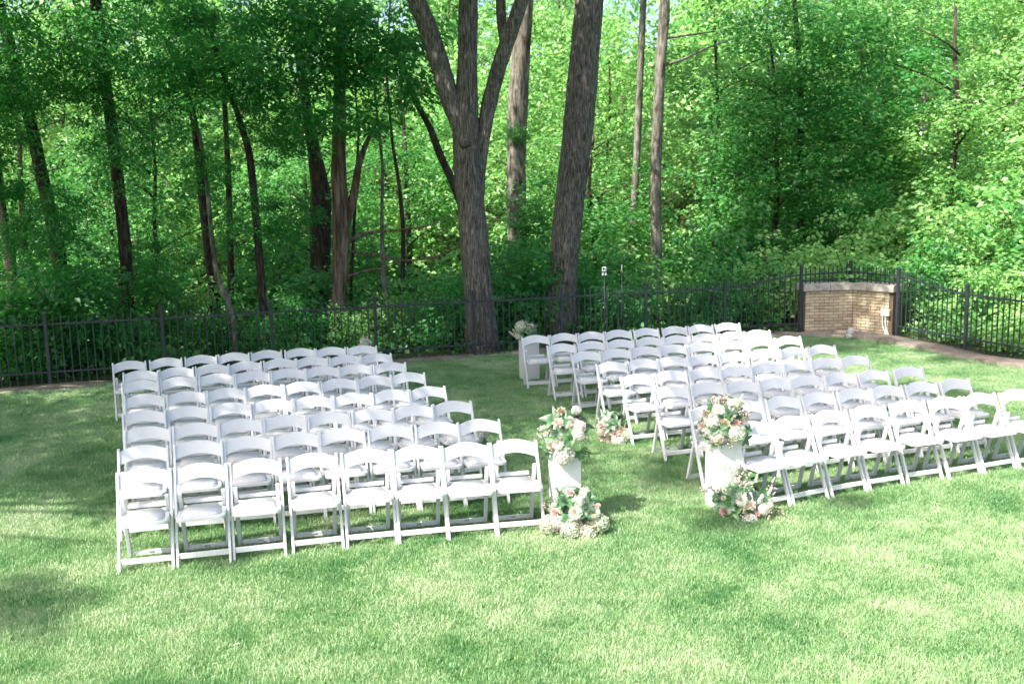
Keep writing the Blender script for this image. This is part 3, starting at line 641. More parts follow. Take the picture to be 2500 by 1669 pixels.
def me_buds(m, seed, n=11):
    r = random.Random(seed); mb = MB()
    for i in range(n):
        a = r.uniform(0, 6.28); q = r.uniform(.1, .9); z = r.uniform(.1, 1.5) * (1.1 - .4 * q); p_ = (q * math.cos(a), q * math.sin(a), z)
        mb.tube([(0, 0, -.6), (p_[0] * .6, p_[1] * .6, z * .5), p_], [.03, .022, .02], 4, 1)
        s_ = r.uniform(.13, .24); mb.tube([(p_[0], p_[1], z - s_ * .8), (p_[0], p_[1], z - s_ * .3), (p_[0], p_[1], z + s_ * .4), (p_[0], p_[1], z + s_ * .9)], [s_ * .35, s_ * .8, s_ * .75, s_ * .2], 6, 0)
    return mb.mesh('bud_twig', [m, M['stem']], True)
def leaf_piece(L, w, droop, fold=.25):
    V = []; nv = 5
    for i in range(nv):
        t = i / (nv - 1); ww = w * math.sin(math.pi * min(1, .04 + .93 * t ** .8)) ** .9
        for s in (-1, 0, 1): V.append((s * ww, t * L, fold * abs(s) * ww - droop * t * t * L))
    return np.array(V), [(3 * i + j, 3 * i + j + 1, 3 * i + j + 4, 3 * i + j + 3) for i in range(nv - 1) for j in range(2)]
def me_leaves(m, seed, n=5, L=1.0, w=.3):
    r = random.Random(seed); mb = MB()
    for i in range(n):
        V, F = leaf_piece(L * r.uniform(.75, 1.1), w * r.uniform(.85, 1.1), r.uniform(.1, .45)); R = rotm(6.28 * i / n + r.uniform(-.4, .4), r.uniform(.05, .8)); mb.add(V @ np.array(R).T, F)
    return mb.mesh('leaves', m, True)
def me_twig(m, seed):
    r = random.Random(seed); mb = MB(); pts = [Vector((0, 0, 0)), Vector((.05, 0, .6)), Vector((.16, .03, 1.2)), Vector((.36, .03, 1.8))]; mb.tube(pts, [.022, .02, .016, .01], 4, 1)
    for i in range(11):
        t = .25 + i * .16; k = min(2, int(t)); c = pts[k].lerp(pts[k + 1], min(1, t - k)); V, F = leaf_piece(.42, .09, .3); R = rotm((math.pi / 2 if i % 2 else -math.pi / 2) + r.uniform(-.5, .5), r.uniform(.1, .7)); mb.add(V @ np.array(R).T + np.array(c), F)
    return mb.mesh('leafy_twig', [m, M['stem']], True)
CACHE = {}
def fmesh(kind, m, v):
    k = (kind, m, v)
    if k not in CACHE:
        f = {'rose': me_rose, 'hydrangea': me_hydr, 'mum': me_mum, 'flower_spike': me_stock, 'bud_twig': me_buds, 'leaves': me_leaves, 'leafy_twig': me_twig}[kind]
        CACHE[k] = f(M[m], v * 7 + 3)
    return CACHE[k]
VIEW_UP = Vector((0, 0, 1)); TOCAM = Vector((0, -1, 0))
def bouquet(label, cat, c, R, items, px, centre, fill, back=True, loc_z=None, seed=1, group='flower arrangements along the aisle'):
    """items: (kind, material, u, v, r): u, v in crop units round `centre`, px metres per unit"""
    r = random.Random(seed); c = Vector(c); base = Vector((c.x, c.y, loc_z if loc_z is not None else 0)); t = thing('flower_arrangement', label, cat, base, 0, group)
    az = math.atan2(-c.x, -(-c.y)) ; view = Vector((-c.x, -c.y, 0)).normalized(); right = Vector((-view.y, view.x, 0)) * 1.0
    if right.x < 0: right = -right
    def put(kind, m, off, rad, variant, tilt=0.0, hang=0.0):
        nrm = Vector(off); nrm = (nrm * 0.6 + view * 0.55 * R + Vector((0, 0, 0.40 * R + hang * R))).normalized()
        if kind in ('flower_spike', 'leafy_twig'): nrm = (Vector(off) * 0.7 + Vector((0, 0, .7 * R))).normalized()
        q = nrm.to_track_quat('Z', 'Y'); o = link(kind, fmesh(kind, m, variant), t, c + Vector(off) - base, sc=rad)
        o.rotation_mode = 'QUATERNION'; q2 = q @ Matrix.Rotation(r.uniform(0, 6.28), 3, 'Z').to_quaternion(); o.rotation_quaternion = q2; return o
    for (kind, m, u, v, rad) in items:
        x = (u - centre[0]) * px; z = -(v - centre[1]) * px; dd = 1 - (x * x + z * z) / (R * R); dep = R * math.sqrt(max(0.02, dd)) * 0.8
        put(kind, m, right * x + Vector((0, 0, z)) + view * dep, rad * (1.18 if kind in ('hydrangea', 'mum', 'rose') else 1.0), r.randint(0, 2))
    for (kind, m, n, rad) in fill:
        for i in range(n):
            a = r.uniform(0, 6.28); e = r.uniform(-0.25, 1.2); q = R * r.uniform(.55, .92)
            off = Vector((math.cos(a) * math.cos(e), math.sin(a) * math.cos(e), math.sin(e))) * q
            if kind != 'leaves' and off.dot(view) > R * .45: off = off - view * (off.dot(view) * 1.4)
            if kind == 'leaves': off *= 0.85
            put(kind, m, off, rad * r.uniform(.8, 1.2), r.randint(0, 2), hang=-.2 if kind == 'leaves' and e < .1 else 0)
    return t
H, RO, MU, FS, BT, LV, TW = 'hydrangea', 'rose', 'mum', 'flower_spike', 'bud_twig', 'leaves', 'leafy_twig'
bouquet('tall bouquet of cream roses and white hydrangea with green leaves on the left plinth', 'flowers', (0.47, 9.07, 0.86), 0.25, [
  (RO,'p_cream',335,185,.042),(RO,'p_peach',300,285,.050),(FS,'p_white',400,320,.040),(FS,'p_white',380,240,.030),(RO,'p_white',455,285,.050),(H,'p_blush',505,330,.050),(H,'p_white',490,400,.052),(FS,'p_green',470,470,.030),
  (H,'p_white',362,600,.082),(MU,'p_white',303,480,.055),(RO,'p_cream',228,510,.042),(LV,'leaf_fresh',240,435,.060),(BT,'p_mauve',150,380,.040),(RO,'p_blush',185,400,.024),(BT,'p_pink',230,375,.030),(H,'p_green',560,440,.035),
  (LV,'leaf_bouquet',165,535,.060),(LV,'leaf_bouquet',200,620,.060),(LV,'leaf_fresh',450,670,.055),(LV,'leaf_bouquet',500,600,.070),(LV,'leaf_bouquet',390,690,.055),(BT,'p_brown',560,570,.040),(LV,'leaf_bouquet',550,620,.065),
  (TW,'leaf_grey',250,190,.050),(TW,'leaf_grey',390,200,.040),(LV,'leaf_grey',300,380,.07),(LV,'leaf_bouquet',420,450,.07),(LV,'leaf_bouquet',360,500,.07),(BT,'p_mauve',420,560,.03)],
  .00096, (370, 420), [(LV,'leaf_bouquet',16,.10),(H,'p_white',4,.05),(RO,'p_blush',4,.04),(FS,'p_white',4,.04),(LV,'leaf_grey',6,.08)], loc_z=0.66, seed=2)
bouquet('broad bouquet of blush and pink roses with hydrangea on the right plinth', 'flowers', (1.99, 9.41, 0.86), 0.25, [
  (RO,'p_mauve',480,180,.045),(MU,'p_white',425,290,.052),(H,'p_green',605,235,.050),(H,'p_white',370,400,.066),(RO,'p_blush',390,455,.048),(RO,'p_cream',500,415,.055),(RO,'p_pink',615,410,.038),(RO,'p_blush',695,400,.036),
  (RO,'p_peach',262,470,.042),(H,'p_cream',425,560,.062),(RO,'p_pink',490,520,.024),(RO,'p_peach',510,560,.022),(H,'p_green',612,520,.076),(BT,'p_brown',530,620,.055),(BT,'p_mauve',640,320,.05),(BT,'p_brown',580,365,.03),
  (RO,'p_cream',305,335,.046),(FS,'p_blush',245,400,.035),(LV,'leaf_bouquet',310,570,.07),(LV,'leaf_fresh',425,635,.07),(LV,'leaf_bouquet',690,610,.08),(LV,'leaf_bouquet',715,500,.06),(FS,'p_green',655,190,.030),(BT,'p_mauve',370,215,.03),
  (H,'p_white',330,510,.05),(BT,'p_brown',335,520,.035),(LV,'leaf_grey',540,290,.08),(LV,'leaf_bouquet',540,340,.07),(BT,'p_mauve',690,350,.045),(FS,'p_white',540,270,.035),(TW,'leaf_grey',450,240,.05)],
  .000934, (480, 430), [(LV,'leaf_bouquet',16,.10),(H,'p_white',4,.055),(RO,'p_blush',5,.04),(BT,'p_mauve',5,.05),(LV,'leaf_grey',6,.08)], loc_z=0.66, seed=3)
bouquet('low bouquet of hydrangea and pink roses on the grass below the left plinth', 'flowers', (0.53, 8.84, 0.155), 0.29, [
  (RO,'p_blush',430,940,.042),(TW,'leaf_bouquet',350,1010,.10),(FS,'p_white',570,980,.045),(FS,'p_white',530,1040,.050),(FS,'p_green',300,1040,.042),(RO,'p_pink',288,1120,.042),(MU,'p_white',480,1115,.060),(FS,'p_green',350,1110,.04),
  (BT,'p_brown',225,1090,.05),(H,'p_green',232,1250,.075),(H,'p_white',320,1205,.052),(RO,'p_peach',375,1225,.040),(H,'p_green',430,1265,.080),(RO,'p_mauve',520,1205,.024),(BT,'p_brown',540,1245,.04),(RO,'p_cream',615,1245,.044),
  (H,'p_green',585,1320,.080),(MU,'p_green',650,1125,.052),(H,'p_green',712,1240,.070),(RO,'p_pink',308,1332,.026),(RO,'p_pink',300,1280,.022),(RO,'p_peach',342,1368,.026),(RO,'p_peach',462,1358,.042),(RO,'p_blush',697,1072,.024),(RO,'p_peach',645,1065,.020),
  (LV,'leaf_bouquet',560,1120,.07),(LV,'leaf_bouquet',270,1300,.06),(LV,'leaf_bouquet',715,1335,.07),(BT,'p_pink',725,1290,.03),(LV,'leaf_bouquet',400,1160,.07),(LV,'leaf_grey',600,1070,.07),(H,'p_white',500,1340,.05)],
  .00096, (470, 1200), [(LV,'leaf_bouquet',18,.10),(H,'p_green',5,.06),(RO,'p_blush',4,.035),(FS,'p_white',4,.04),(LV,'leaf_grey',6,.08)], loc_z=0.0, seed=4)
bouquet('sprawling low bouquet with brown buds on the grass below the right plinth', 'flowers', (2.15, 9.21, 0.14), 0.32, [
  (FS,'p_green',545,900,.055),(FS,'p_white',580,980,.04),(BT,'p_mauve',660,930,.06),(BT,'p_mauve',705,985,.06),(BT,'p_mauve',380,1080,.06),(RO,'p_blush',430,1060,.022),(RO,'p_blush',495,1045,.020),(RO,'p_blush',490,1115,.024),(MU,'p_white',662,1112,.058),
  (RO,'p_peach',760,1155,.046),(FS,'p_white',840,1120,.055),(FS,'p_white',925,1060,.045),(FS,'p_white',962,980,.030),(H,'p_white',885,1205,.050),(RO,'p_pink',492,1260,.048),(BT,'p_pink',690,1235,.05),(LV,'leaf_fresh',600,1250,.08),(RO,'p_pink',828,1250,.026),
  (H,'p_white',750,1350,.072),(BT,'p_brown',900,1290,.07),(BT,'p_brown',1010,1290,.06),(LV,'leaf_bouquet',520,1330,.08),(LV,'leaf_fresh',605,1320,.07),(LV,'leaf_bouquet',690,1380,.07),(LV,'leaf_bouquet',560,1180,.08),(BT,'p_mauve',310,1110,.05),(LV,'leaf_bouquet',850,1330,.07),
  (RO,'p_blush',960,1130,.022),(H,'p_cream',940,1180,.03),(LV,'leaf_grey',600,1070,.08)],
  .000934, (690, 1190), [(LV,'leaf_bouquet',18,.10),(BT,'p_mauve',6,.05),(RO,'p_blush',4,.03),(FS,'p_white',4,.04),(LV,'leaf_grey',6,.08)], loc_z=0.0, seed=5)
bouquet('small mound of blush roses and white hydrangea on the aisle grass by the right chairs', 'flowers', (1.22, 12.02, 0.17), 0.22, [
  (FS,'p_white',740,215,.045),(FS,'p_white',805,220,.045),(TW,'leaf_grey',862,180,.075),(FS,'p_green',700,255,.03),(RO,'p_blush',720,305,.055),(FS,'p_white',775,310,.045),(BT,'p_brown',688,340,.045),(RO,'p_peach',762,372,.035),(RO,'p_blush',856,370,.062),
  (RO,'p_cream',922,332,.045),(H,'p_green',970,392,.070),(H,'p_white',892,450,.075),(RO,'p_blush',738,420,.055),(RO,'p_cream',800,440,.050),(FS,'p_white',900,280,.045),(H,'p_cream',720,370,.045),(LV,'leaf_bouquet',940,440,.07)],
  .00127, (850, 350), [(LV,'leaf_bouquet',14,.09),(H,'p_white',5,.055),(RO,'p_blush',5,.045),(LV,'leaf_grey',5,.08)], loc_z=0.0, seed=6)
bouquet('small leafy mound of white flowers mostly hidden by the left chairs at the aisle', 'flowers', (-0.50, 11.55, 0.17), 0.22, [
  (H,'p_white',60,-60,.06),(FS,'p_white',90,-20,.05),(FS,'p_green',120,-90,.04),(LV,'leaf_fresh',-60,-140,.08),(LV,'leaf_bouquet',-20,-150,.10),(TW,'leaf_grey',30,-120,.08),(RO,'p_blush',-60,0,.05),(H,'p_cream',0,60,.06)],
  .00127, (0, 0), [(LV,'leaf_bouquet',16,.10),(H,'p_white',4,.055),(RO,'p_blush',4,.045),(FS,'p_white',4,.05)], loc_z=0.0, seed=7)
bouquet('bouquet with a pale hydrangea and hanging leaves on the far plinth at the right', 'flowers', (0.23, 16.12, 0.77), 0.17, [
  (H,'p_green',-90,-110,.08),(FS,'p_white',-150,0,.06),(FS,'p_white',-170,60,.05),(H,'p_white',-130,40,.05),(RO,'p_pink',40,-130,.035),(RO,'p_peach',90,-120,.04),(LV,'leaf_bouquet',60,80,.10),(LV,'leaf_bouquet',0,140,.10),(LV,'leaf_bouquet',110,40,.12),(BT,'p_mauve',-10,-140,.05),(FS,'p_blush',-210,20,.05)],
  .0010, (0, 0), [(LV,'leaf_bouquet',18,.10),(H,'p_green',3,.055),(RO,'p_blush',3,.045),(FS,'p_white',3,.05)], loc_z=0.64, seed=8)
bouquet('bouquet of white flowers peeping over the left back row near the fence post', 'flowers', (-2.26, 15.43, 0.70), 0.13, [
  (FS,'p_white',-20,-140,.05),(FS,'p_white',40,-130,.045),(H,'p_green',0,-60,.06),(RO,'p_blush',70,-60,.045),(RO,'p_cream',-70,-50,.045)],
  .0008, (0, 0), [(LV,'leaf_bouquet',12,.07),(H,'p_white',4,.055),(RO,'p_blush',3,.045)], loc_z=0.64, seed=9)

# a green leaf lying on the lawn, and a few brown fallen ones
for (x, y, s_, rz, m, lab) in ((3.40, 8.42, .085, 1.3, 'leaf_fresh', 'single long green leaf lying on the sunny grass at the right'), (-0.63, 7.72, .05, .4, 'p_brown', 'dry brown leaf on the grass in front of the left chair block'), (-1.9, 6.55, .045, 2.0, 'p_peach', 'tiny tan leaf on the grass near the bottom left')):
    V, F = leaf_piece(1.0, .16, .12); mb = MB(); mb.add(V, F); o = thing('fallen_leaf', lab, 'leaf', (x, y, .052), rz, None, mb.mesh('fallen_leaf', M[m], True)); o.scale = (s_, s_, s_)
# ------------------------------------------------------------------ woodland
def leaf_cloud(clusters, leaf, seed, flat=0.55, droop=0.5, aspect=0.5):
    """clusters: (x, y, z, radius, n).  Each cluster is a layered spray of folded leaves."""
    r = np.random.default_rng(seed); out = []
    for (cx_, cy_, cz_, R_, n) in clusters:
        n = int(n); a = r.random(n) * 2 * np.pi; q = np.sqrt(r.random(n)) * R_
        px_, py_ = q * np.cos(a), q * np.sin(a); pz_ = r.normal(0, 0.24, n) * R_ - droop * q * q / R_ * 0.45
        out.append(np.stack([cx_ + px_, cy_ + py_, cz_ + pz_], -1))
        k = len(out[-1])
        # pointing outwards and down
    P = np.concatenate(out); n = len(P)
    cen = np.concatenate([np.repeat(np.array([[c[0], c[1], c[2]]]), int(c[4]), 0) for c in clusters])
    d = P - cen; d[:, 2] = 0; d /= (np.linalg.norm(d, axis=1, keepdims=True) + 1e-6)
    d = d + r.normal(0, 0.55, (n, 3)); d[:, 2] = -droop * (0.3 + r.random(n)) + r.normal(0, 0.2, n); d /= np.linalg.norm(d, axis=1, keepdims=True)
    up = np.stack([r.normal(-.42, flat, n), r.normal(-.46, flat, n), np.full(n, .85)], -1)     # blades turned to the light
    s = np.cross(d, up); s /= (np.linalg.norm(s, axis=1, keepdims=True) + 1e-6); nn = np.cross(s, d)
    L = (leaf * (0.65 + 0.6 * r.random(n)))[:, None]; w = L * aspect * 0.5
    V = np.stack([P, P + d * L * .45 + s * w + nn * w * .28, P + d * L, P + d * L * .45 - s * w + nn * w * .28], 1)
    return V
LF = [(0, 1, 2), (0, 2, 3)]
def ell_clusters(seed, n, rx, ry, rz, R0, R1, per, shell=0.55, zbias=0.0):
    r = np.random.default_rng(seed); c = []
    while len(c) < n:
        v = r.normal(0, 1, 3); v /= np.linalg.norm(v); q = (shell + (1 - shell) * r.random()) if r.random() < .75 else r.random() ** .5
        lump = 0.82 + 0.25 * math.sin(v[0] * 4 + seed) * math.cos(v[2] * 5 + seed * 2)
        x, y, z = v * q * lump; R_ = R0 + (R1 - R0) * r.random()
        c.append((x * rx, y * ry, z * rz + zbias, R_, per * (R_ / R1) ** 1.6 + 6))
    return c
CR = {}
def crown_mesh(kind, v):
    k = (kind, v)
    if k in CR: return CR[k]
    if kind == 'near': cl = ell_clusters(100 + v, 62, 1, 1, 1, .16, .30, 62); V = leaf_cloud(scale_c(cl, 2.4, 1.6, 1.9), .175, 100 + v, .5, .75, .42); m = M['leaf_shaded']
    elif kind == 'mid': cl = ell_clusters(200 + v, 105, 1, 1, 1, .12, .26, 85); V = leaf_cloud(scale_c(cl, 2.5, 2.5, 3.0), .135, 200 + v, .62, .5, .6); m = M['leaf_mid']
    elif kind == 'far': cl = ell_clusters(300 + v, 120, 1, 1, 1, .13, .26, 70); V = leaf_cloud(scale_c(cl, 3.4, 3.4, 5.0), .21, 300 + v, .7, .45, .62); m = M['leaf_sunlit']
    elif kind == 'shrub': cl = ell_clusters(400 + v, 46, 1, 1, 1, .15, .30, 80, .4); V = leaf_cloud(scale_c(cl, 1.25, 1.25, 1.0), .10, 400 + v, .6, .5, .6); m = M['leaf_mid']
    elif kind == 'high': cl = ell_clusters(500 + v, 84, 1, 1, 1, .13, .25, 130, .3); V = leaf_cloud(scale_c(cl, 4.0, 4.0, 2.4), .22, 500 + v, .5, .5, .55); m = M['leaf_mid']
    me = quads_mesh(kind + '_leaves', V.astype(np.float32), 4, LF, m); me['hint'] = v; CR[k] = me; return me
def scale_c(cl, sx_, sy_, sz_): return [(x * sx_, y * sy_, z * sz_, R_ * (sx_ + sy_) / 2, n) for x, y, z, R_, n in cl]
def crown(parent, kind, v, loc, sc=(1, 1, 1), rz=0.0, m=None, name='crown'):
    me = crown_mesh(kind, v)
    o = link(name, me, parent, loc, (0, 0, rz), sc)
    if m: o.material_slots[0].link = 'OBJECT'; o.material_slots[0].material = M[m]
    return o
def resample(P, step):
    out = []
    for a, b in zip(P, P[1:]):
        n = max(1, int(math.dist(a[:3], b[:3]) / step))
        for i in range(n): t = i / n; out.append(tuple(a[k] + (b[k] - a[k]) * t for k in range(4)))
    out.append(P[-1]); return out
def limb(parent, name, P, o, m, n=14, ridge=.10, seed=1, wob=0.0):
    """P: world (x, y, z, r) list; o: world origin of the parent"""
    Q = resample(P, max(.12, P[0][3] * .9)); r = random.Random(seed)
    for _ in range(2): Q = [Q[0]] + [tuple((Q[i - 1][k] + 2 * Q[i][k] + Q[i + 1][k]) / 4 for k in range(4)) for i in range(1, len(Q) - 1)] + [Q[-1]]
    mb = MB(); mb.tube([(x - o[0] + r.uniform(-wob, wob), y - o[1] + r.uniform(-wob, wob), z - o[2]) for x, y, z, _ in Q], [q[3] * r.uniform(.96, 1.05) for q in Q], n, 0, True, ridge, seed)
    return link(name, mb.mesh(name, M[m], True), parent)
TR = {
  'A':[(-0.56, 19.4, -0.0, 0.35), (-0.61, 19.4, 0.85, 0.3), (-0.65, 19.4, 1.68, 0.283), (-0.71, 19.4, 2.68, 0.266), (-0.77, 19.4, 3.49, 0.275), (-0.83, 19.4, 4.22, 0.291)],
  'A_left':[(-0.85, 19.35, 4.13, 0.166), (-1.04, 19.35, 4.65, 0.174), (-1.22, 19.35, 5.33, 0.174), (-1.4, 19.35, 5.95, 0.174), (-1.62, 19.35, 6.5, 0.174), (-1.84, 19.35, 7.11, 0.158), (-2.08, 19.35, 8.17, 0.125)],
  'A_mid':[(-0.8, 19.4, 4.21, 0.2), (-0.73, 19.4, 4.93, 0.183), (-0.7, 19.4, 5.71, 0.179), (-0.67, 19.4, 6.49, 0.175), (-0.63, 19.4, 7.4, 0.15), (-0.57, 19.4, 8.75, 0.117)],
  'A_right':[(-0.57, 19.5, 3.33, 0.134), (-0.48, 19.5, 3.97, 0.142), (-0.34, 19.5, 4.61, 0.142), (-0.13, 19.5, 5.32, 0.142), (0.08, 19.5, 5.87, 0.134), (0.29, 19.5, 6.41, 0.125), (0.47, 19.5, 7.1, 0.109), (0.69, 19.5, 8.31, 0.084)],
  'A_twig':[(-0.0, 19.5, 5.63, 0.092), (-0.08, 19.5, 6.1, 0.092), (-0.08, 19.5, 6.57, 0.092), (-0.05, 19.5, 7.42, 0.067)],
  'B':[(1.05, 21.4, -0.03, 0.312), (1.06, 21.4, 0.58, 0.294), (1.12, 21.4, 1.5, 0.285), (1.23, 21.4, 2.59, 0.303), (1.38, 21.4, 3.66, 0.303), (1.5, 21.4, 4.72, 0.303), (1.6, 21.4, 5.76, 0.294), (1.71, 21.4, 6.79, 0.285), (1.81, 21.4, 7.97, 0.248), (1.91, 21.4, 9.62, 0.202)],
  'C':[(0.18, 26.0, -0.62, 0.245), (0.19, 26.0, 1.18, 0.234), (0.2, 26.0, 3.38, 0.223), (0.27, 26.0, 5.0, 0.234), (0.38, 26.0, 6.37, 0.234), (0.5, 26.0, 7.61, 0.201), (0.6, 26.0, 9.15, 0.167)],
  'D':[(3.21, 27.0, -0.35, 0.116), (3.2, 27.0, 1.05, 0.104), (3.3, 27.0, 2.77, 0.098), (3.39, 27.0, 4.45, 0.093), (3.47, 27.0, 6.11, 0.087), (3.54, 27.0, 7.73, 0.081), (3.59, 27.0, 8.79, 0.07)],
  'E':[(3.62, 25.0, -0.11, 0.15), (3.6, 25.0, 1.19, 0.139), (3.57, 25.0, 2.78, 0.129), (3.61, 25.0, 4.34, 0.129), (3.68, 25.0, 5.87, 0.134), (3.78, 25.0, 6.98, 0.129), (3.81, 25.0, 8.36, 0.107)],
  'T1':[(-9.16, 20.5, -0.54, 0.176), (-9.04, 20.5, 1.34, 0.167), (-9.11, 20.5, 2.3, 0.15), (-9.26, 20.5, 3.34, 0.141), (-9.38, 20.5, 4.37, 0.132), (-9.54, 20.5, 5.38, 0.132), (-9.75, 20.5, 6.37, 0.123), (-9.91, 20.5, 7.35, 0.106)],
  'T2':[(-7.64, 20.0, -0.57, 0.146), (-7.57, 20.0, 0.92, 0.137), (-7.54, 20.0, 2.12, 0.137), (-7.58, 20.0, 3.22, 0.129), (-7.62, 20.0, 4.3, 0.12), (-7.68, 20.0, 5.37, 0.112), (-7.74, 20.0, 6.41, 0.112), (-7.75, 20.0, 7.52, 0.094)],
  'T3':[(-6.71, 23.0, -0.76, 0.158), (-6.72, 23.0, 0.55, 0.148), (-6.83, 23.0, 1.94, 0.109), (-6.89, 23.0, 3.49, 0.099), (-6.93, 23.0, 4.64, 0.089), (-7.12, 23.0, 5.58, 0.069), (-7.44, 23.0, 6.42, 0.059)],
  'T3b':[(-5.45, 19.8, -0.23, 0.047), (-5.46, 19.8, 0.73, 0.051), (-5.56, 19.8, 1.07, 0.055), (-5.73, 19.8, 1.42, 0.051), (-5.78, 19.8, 2.27, 0.047), (-5.8, 19.8, 3.1, 0.042), (-5.86, 19.8, 4.01, 0.038), (-6.0, 19.8, 4.67, 0.034)],
  'T4':[(-6.73, 24.0, -0.82, 0.103), (-6.65, 24.0, 0.44, 0.098), (-6.58, 24.0, 1.88, 0.088), (-6.53, 24.0, 3.3, 0.082), (-6.51, 24.0, 4.49, 0.072), (-6.51, 24.0, 5.67, 0.062)],
  'T5':[(-5.02, 20.5, -0.36, 0.106), (-5.03, 20.5, 0.81, 0.097), (-5.06, 20.5, 2.05, 0.092), (-5.09, 20.5, 3.09, 0.088), (-5.13, 20.5, 3.86, 0.088), (-5.32, 20.5, 4.62, 0.066), (-5.53, 20.5, 5.29, 0.057), (-5.77, 20.5, 6.29, 0.048)],
  'T6':[(-3.9, 22.0, -0.74, 0.198), (-3.81, 22.0, 0.42, 0.198), (-3.7, 22.0, 1.56, 0.198), (-3.62, 22.0, 2.49, 0.217), (-3.65, 22.0, 3.42, 0.179), (-3.59, 22.0, 4.33, 0.16), (-3.52, 22.0, 5.41, 0.132), (-3.43, 22.0, 6.65, 0.104)],
  'T6b':[(-3.54, 22.05, 2.4, 0.114), (-3.33, 22.05, 2.95, 0.085), (-3.21, 22.05, 3.59, 0.066), (-3.02, 22.05, 4.05, 0.047), (-2.82, 22.05, 4.41, 0.033)],
  'T7':[(-4.82, 24.0, -1.18, 0.257), (-4.6, 24.0, 0.39, 0.309), (-4.46, 24.0, 1.84, 0.319), (-4.4, 24.0, 3.05, 0.309), (-4.56, 24.0, 3.86, 0.247), (-4.79, 24.0, 4.46, 0.175)],
  'T8':[(-0.99, 21.5, 2.63, 0.069), (-1.2, 21.5, 3.27, 0.078), (-1.41, 21.5, 3.72, 0.078), (-1.62, 21.5, 4.35, 0.065), (-1.92, 21.5, 4.89, 0.06), (-2.12, 21.5, 5.59, 0.055), (-2.41, 21.5, 6.2, 0.051)],
  'T9':[(-10.91, 22.0, 2.92, 0.123), (-10.8, 22.0, 2.08, 0.113), (-10.79, 22.0, 1.23, 0.123), (-11.02, 22.0, -0.2, 0.123)],
  'G':[(12.7, 32.0, 0.48, 0.11), (12.75, 32.0, 1.85, 0.137), (12.82, 32.0, 3.19, 0.137), (12.81, 32.0, 4.52, 0.124), (12.89, 32.0, 5.84, 0.096)],
  'F':[(7.72, 27.0, 0.49, 0.127), (7.71, 27.0, 2.11, 0.116), (7.64, 27.0, 3.47, 0.104), (7.64, 27.0, 4.92, 0.093), (7.54, 27.0, 6.35, 0.081), (7.4, 27.0, 7.65, 0.07)],
  'F2':[(11.13, 28.0, 1.29, 0.084), (11.07, 28.0, 2.24, 0.084), (11.37, 28.0, 1.88, 0.054)],
  'H':[(16.21, 34.0, 2.86, 0.066), (16.43, 34.0, 4.13, 0.066), (16.71, 34.0, 5.53, 0.066), (16.85, 34.0, 6.64, 0.058)],
  'br1':[(-3.59, 22.1, 1.92, 0.038), (-3.2, 22.1, 2.15, 0.035), (-2.54, 22.1, 2.19, 0.027), (-1.78, 22.1, 2.26, 0.017), (-1.28, 22.1, 2.48, 0.007)],
  'br2':[(-3.59, 22.1, 1.78, 0.029), (-2.94, 22.1, 1.68, 0.029), (-2.28, 22.1, 1.52, 0.024), (-1.61, 22.1, 1.6, 0.015), (-1.11, 22.1, 1.82, 0.007)],
  'br3':[(-3.7, 22.0, 1.18, 0.032), (-3.13, 22.0, 1.36, 0.026), (-2.75, 22.0, 1.37, 0.015), (-2.25, 22.0, 1.59, 0.007)],
  'Eb1':[(3.68, 25.0, 5.87, 0.048), (4.15, 25.0, 5.96, 0.048), (4.78, 25.0, 6.25, 0.032), (5.4, 25.0, 6.44, 0.021)],
  'Eb2':[(3.74, 25.0, 6.48, 0.038), (4.36, 25.0, 6.56, 0.032), (4.98, 25.0, 6.63, 0.021)],
  'J':[(-2.62, 24.0, 0.35, 0.051), (-2.53, 24.0, 1.39, 0.062), (-2.5, 24.0, 2.2, 0.062), (-2.56, 24.0, 3.22, 0.051), (-2.68, 24.0, 4.12, 0.041), (-2.75, 24.0, 5.6, 0.032), (-2.6, 24.0, 7.4, 0.02)],
  'J2':[(-3.68, 23.0, -0.31, 0.044), (-3.63, 23.0, 0.99, 0.044), (-3.54, 23.0, 1.87, 0.044), (-3.44, 23.0, 2.94, 0.039), (-3.3, 23.0, 4.4, 0.03), (-3.4, 23.0, 6.2, 0.015)],
  'J3':[(-2.74, 22.5, -0.06, 0.068), (-2.82, 22.5, 1.11, 0.058), (-2.82, 22.5, 2.27, 0.04), (-2.74, 22.5, 3.6, 0.034), (-2.86, 22.5, 5.2, 0.026), (-2.7, 22.5, 6.8, 0.015)],

}
TR['A'] = [(-0.56, 19.4, -0.0, 0.30), (-0.60, 19.4, 0.85, 0.272), (-0.65, 19.4, 1.68, 0.262), (-0.71, 19.4, 2.68, 0.255), (-0.77, 19.4, 3.49, 0.262)] + [(-0.79, 19.4, 3.95, 0.262), (-0.79, 19.4, 4.35, 0.215)] + TR['A_mid'][1:]
TR['A_left'] = [(-0.68, 19.40, 3.15, 0.14), (-0.78, 19.38, 3.70, 0.165)] + TR['A_left']
TR['A_right'] = [(-0.60, 19.42, 2.5, 0.11)] + TR['A_right']
def base_of(P): return (P[0][0], P[0][1], min(float(terrain_z(P[0][0], P[0][1])), P[0][2]))
def rooted(P):
    x, y, z, r = P[0]; g = float(terrain_z(x, y)) - .1
    return ([(x, y, g, r * 1.25), (x, y, g + .12, r * 1.1), (x, y, g + .35, r * 1.02)] if z > g + .36 else [(x, y, min(g, z) - .05, r * 1.2)]) + [q for q in P if q[2] > g + .4]
